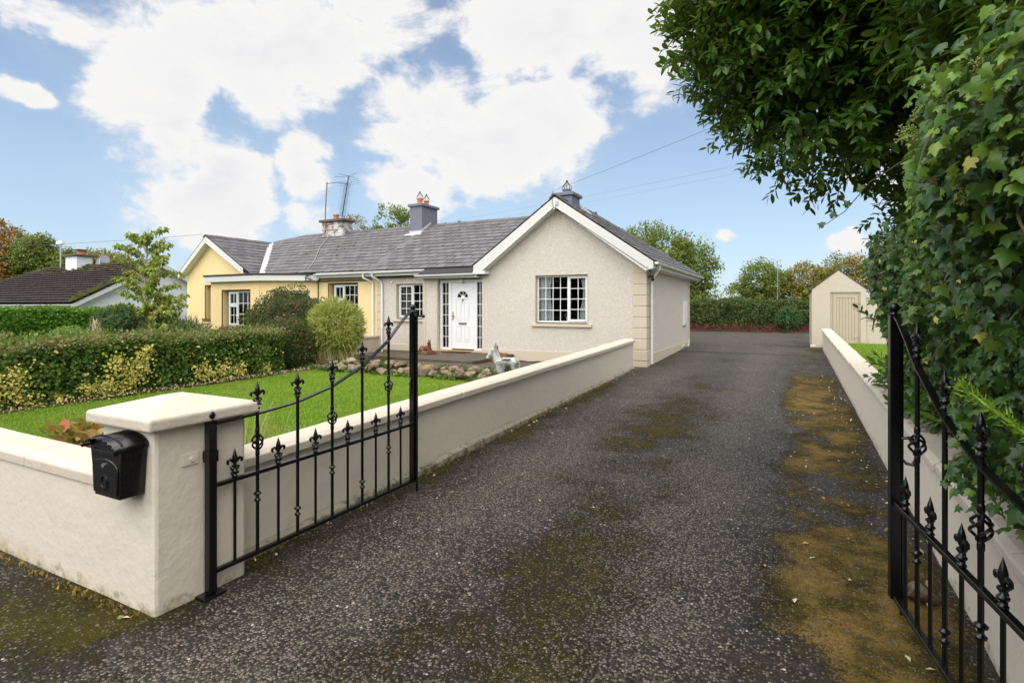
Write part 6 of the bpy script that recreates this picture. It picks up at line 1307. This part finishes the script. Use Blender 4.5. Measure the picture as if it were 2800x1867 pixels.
# face of the hedge above and behind the wall
k2 = 2300; yy = RNG.uniform(1.5, 7.6, k2); zz = .85+RNG.random(k2)*4.6; zz = np.where(yy < 3.6, np.maximum(zz, 2.1+RNG.random(k2)*.3), zz); b = np.column_stack([np.interp(yy, [1.5, 4, 5.5, 8.6], [.92, .97, 1.14, 1.26]), yy, zz]); b[:, 0] += (fbm(b, .9, 3, 5)-.5)*.55+np.clip((1.4-zz)*.25, 0, .2)+RNG.random(k2)*.18
TW.append((b, nrm(np.array([-.75, -.25, .35])+.6*rvec(k2)), RNG.uniform(.16, .34, k2)))
k2 = 240; b = np.column_stack([RNG.uniform(.9, 2.6, k2), 7.5+RNG.normal(size=k2)*.12, .8+RNG.random(k2)*4.4]); TW.append((b, nrm(np.array([-.4, .6, .3])+.6*rvec(k2)), RNG.uniform(.16, .34, k2)))
k2 = 40; b = np.column_stack([1.05+RNG.random(k2)*.15, RNG.uniform(5.2, 7.0, k2), .80+RNG.random(k2)*.35]); TW.append((b, nrm(np.array([-.8, -.1, .05])+.5*rvec(k2)), RNG.uniform(.16, .30, k2)))
tm = MB()
for b, d, L in TW:
    P, Nn, D, s = twigs(b, d, L, 12, .112); Ps.append(P); Ns.append(Nn); Ds.append(D); Ss.append(s)
    for i in range(0, len(b), 2): tm.tube([b[i]-d[i]*.15, b[i]+d[i]*L[i]*.9], [.006, .002], 4, cap=False)
leaves('foliage', np.concatenate(Ps), np.concatenate(Ns), np.concatenate(Ds), np.concatenate(Ss), T_LAUREL, 'l_laurel', Lr, wscale=1.08, smooth=True)
n = 15000; dv = rvec(n); k_ = RNG.choice(3, n, p=[.5, .15, .35]); cs = np.array([e[0] for e in ELL])[k_]; rs = np.array([e[1] for e in ELL])[k_]; P = cs+dv*rs*(RNG.random(n)**.5*.8)[:, None]
leaves('inner_leaves', P, rvec(n), rvec(n), RNG.uniform(.10, .18, n), T_LAUREL, 'l_laurel', Lr, wscale=1.6)
tm.build('twigs', 'twig', Lr)
m = MB(); root = Vector((1.7, 6.0, .1)); m.tube([root, root+Vector((-.1, .1, 1.5)), root+Vector((-.4, .2, 3.0)), root+Vector((-.8, .3, 4.6)), root+Vector((-1.2, .4, 6))], [.12, .10, .085, .06, .03], 8)
for i in range(26):
    c, r, _ = ELL[i % 3]; e = Vector(c+rvec(1)[0]*r*.7); a = root+Vector((-.4*rnd.random(), .2, rnd.uniform(2, 4))); m.tube([a, a.lerp(e, .5)+Vector((0, 0, .2)), e], [.045, .03, .010], 6)
m.build('trunk', 'bark', Lr, smooth=True)
m = MB(); m.box(1.25, 2.6, 1.2, 7.3, .3, 5.6); m.build('inner_growth', 'l_laurel', Lr, bevel=.3)
Iv = thing('ivy', (.9, 2.8, .5), 'thick glossy ivy with pale flower heads hanging over the right wall and gate', 'ivy')
def ivy_face(n, y0, y1, size, depth, hang):
    y = y0+RNG.random(n)*(y1-y0); bot = np.interp(y, [1.0, 1.8, 2.6, 3.3, 4.0, 5.2], [.95, .95, .92, .92, 1.15, 1.4])+.12*(vnoise(np.column_stack([y, y*0, y*0]), 4, 3)-.5)
    topz = np.interp(y, [1, 2.2, 3, 4, 5.2], [2.3, 2.42, 2.50, 2.3, 1.9])+RNG.random(n)*.22; z = bot+RNG.random(n)**.9*(topz-bot)
    q = np.column_stack([y*0, y, z]); x = .80-(fbm(q, 1.7, 3, 41)-.40)*.62-.14*np.exp(-((z-2.2)/.6)**2)+RNG.random(n)**1.5*depth+np.clip(1.05-z, 0, .3)*.3
    P = np.column_stack([x, y, z]); Nn = nrm(np.array([-.9, -.45, .55])+.85*rvec(n)); D = nrm(np.array([-.25, -.15, -.9])*hang+.65*rvec(n))
    return P, Nn, D, size
a = ivy_face(11500, .9, 5.2, .020+.040*RNG.random(11500)**1.4, .28, 1.0); leaves('small_leaves', *a, T_IVY, 'l_ivy', Iv, smooth=False)
a = ivy_face(1900, .9, 3.6, .036+.044*RNG.random(1900)**1.7, .18, .9); leaves('large_leaves', *a, T_IVY, 'l_ivy', Iv, smooth=True)
a = ivy_face(1500, 1.6, 3.6, RNG.uniform(.025, .055, 1500), .06, .7); k_ = a[0][:, 2] > 1.95+.5*RNG.random(1500); leaves('sunlit_leaves', a[0][k_]+np.array([-.04, 0, 0]), a[1][k_], a[2][k_], a[3][k_], T_IVY, 'l_sunlitivy', Iv, smooth=True)
a = ivy_face(46, .9, 4.6, RNG.uniform(.03, .055, 46), .04, 1.0); leaves('yellow_leaves', *a, T_IVY, 'l_variegated', Iv, smooth=True)
a = ivy_face(60, .9, 4.6, RNG.uniform(.025, .05, 60), .08, 1.0); leaves('dead_leaves', *a, T_IVY, 'l_dead', Iv)
m = MB()
for i in range(70):
    p, _, d, _ = ivy_face(1, 1.0, 5.0, np.array([.1]), .15, .6); p = Vector(p[0]); d = Vector(d[0]); q = p+Vector((rnd.gauss(-.02, .03), rnd.gauss(0, .12), rnd.gauss(-.04, .10))); a0 = p+Vector((.10, 0, 0)); c0 = p+Vector((-.03, 0, .03)); m.tube([(a0*(1-t_)**2+c0*2*t_*(1-t_)+q*t_*t_) for t_ in np.linspace(0, 1, 8)], [.004]*7+[.002], 5)
o = m.build('stems', 'twig', Iv); o['kind'] = 'stuff'
m = MB(); m.box(1.0, 1.35, .8, 5.0, .95, 2.9); m.build('inner_growth', 'l_ivy', Iv, bevel=.1)
vine = [(.75, 3.1, 2.5), (.65, 3.26, 2.53), (.56, 3.66, 2.56), (.45, 4.17, 2.55), (.34, 4.56, 2.43), (.19, 4.82, 2.35)]
MB().tube(vine, [.005, .005, .005, .004, .003, .002], 6).build('trailing_stem', 'twig', Iv)
P = np.array([(.42, 4.3, 2.53), (.36, 4.5, 2.46), (.28, 4.66, 2.41), (.22, 4.77, 2.37)]); leaves('trailing_leaves', P, np.tile([-.3, -1, .3], (4, 1)), nrm(np.array([(-.3, .2, .6), (-.5, 0, .7), (-.3, .1, .8), (-.5, .2, .2)])), np.full(4, .055), T_IVY, 'l_ivy', Iv)
fl = MB()
for (x, y, z) in ((.57, 2.65, 2.48), (.60, 2.56, 2.53), (.64, 2.53, 2.54), (.70, 2.5, 2.55), (.58, 2.77, 2.46), (.61, 2.24, 2.11), (.66, 2.48, 2.42), (.62, 2.58, 2.4), (.60, 2.68, 2.43), (.63, 2.62, 2.56), (.69, 2.6, 2.60), (.55, 2.72, 2.40)):
    for u in range(3):
        c = Vector((x-.13, y-.03, z))+Vector((rnd.gauss(0, .03), rnd.gauss(0, .035), rnd.gauss(0, .03))); fl.tube([Vector((.78, y+.05, z-.08)), c], .003, 4)
        for d in rvec(20):
            e = c+Vector(d)*.024; fl.tube([c, e], .0012, 3, cap=False); fl.lathe([(.0005, -.0045), (.0045, 0), (.0005, .0045)], tuple(e), 5)
fl.build('flower_clusters', 'l_umbel', Iv)
def cypress(label, pts):
    t = thing('cypress_shoot', pts[0], label, 'plant'); m = MB(); m.tube(pts, [.006]*(len(pts)-1)+[.002], 5); m.build('stem', 'l_cypress', t); P, D = [], []
    for a, b in zip(pts, pts[1:]):
        a, b = Vector(a), Vector(b); d = (b-a).normalized()
        for i in range(46):
            p = a.lerp(b, i/46); s = d.cross(Vector((rnd.gauss(0, 1), rnd.gauss(0, 1), rnd.gauss(0, 1)))).normalized(); e = (d*.9+s*.7).normalized(); L = rnd.uniform(.02, .06)
            for j in range(4): P.append(tuple(p+e*L*j/4)); D.append(tuple((e+Vector((rnd.gauss(0, .4), rnd.gauss(0, .4), rnd.gauss(0, .4)))).normalized()))
    n = len(P); leaves('sprays', np.array(P), rvec(n), np.array(D), RNG.uniform(.012, .026, n), T_SPIKE, 'l_cypress', t, wscale=1.2)
cypress('bright green cypress shoot poking out of the ivy above the gate', [(.72, 2.10, 1.30), (.61, 2.11, 1.38), (.53, 2.15, 1.45), (.48, 2.21, 1.50)])
cypress('thin yellow-green cypress shoot beside the ivy flowers', [(.80, 2.25, 2.15), (.68, 2.18, 2.32), (.66, 2.26, 2.50), (.63, 2.29, 2.62)])
# ------------------------------------------------------------------ overhead wires
def wire(name, label, a, b, sag, r):
    a, b = Vector(a), Vector(b); pts = [a.lerp(b, i/24)-Vector((0, 0, sag*4*(i/24)*(1-i/24))) for i in range(25)]; o = MB().tube(pts, r, 5).build(name, 'wire'); tag(o, label, 'wire')
wire('service_wire', 'overhead wire running from the cottage gable peak towards the laurel', (-5.52, 13.15, 4.78), (9, 1.4, 5.0), .12, .0035)
wire('overhead_wire', 'upper of two thin wires passing behind the cottage chimney', (-49.8, 75.7, 16.0), (9.8, 33.6, 11.2), .3, .007)
wire('overhead_wire', 'lower of two thin wires passing behind the cottage chimney', (-49.8, 75.7, 15.2), (9.8, 33.6, 10.7), .3, .005)
wire('service_wire', 'thin wire reaching the yellow gable above the bungalow roof', (-20.0, 13.1, 4.5), (-62, 14.0, 6.3), .3, .007)
t = thing('utility_pole', (-20.3, 31.6, 0), 'wooden pole head with crossarm just above the cottage ridge', 'pole'); p0 = Vector((-20.3, 31.6, 0)); MB().tube([p0, p0+Vector((0, 0, 7.62))], .11, 10).build('post', 'bark', t); MB().tube([p0+Vector((-1.1, -.2, 7.42)), p0+Vector((.1, 0, 7.38))], .05, 6).build('crossarm', 'bark', t); MB().lathe([(.04, 0), (.06, .06), (.02, .12)], tuple(p0+Vector((-1.0, -.2, 7.45))), 8).build('insulator', 'cable', t)

# ------------------------------------------------------------------ across the road (seen mirrored in the windows)
hedge('roadside_hedge', 'tall hedge across the road mirrored in the cottage windows', (-34, -13.5, -.1), (16, -11.5, 4.2), 9000, .45, 'l_backhedge', r=.5, rough=.5, faces=('y+', 'z+'), core='l_backhedge')
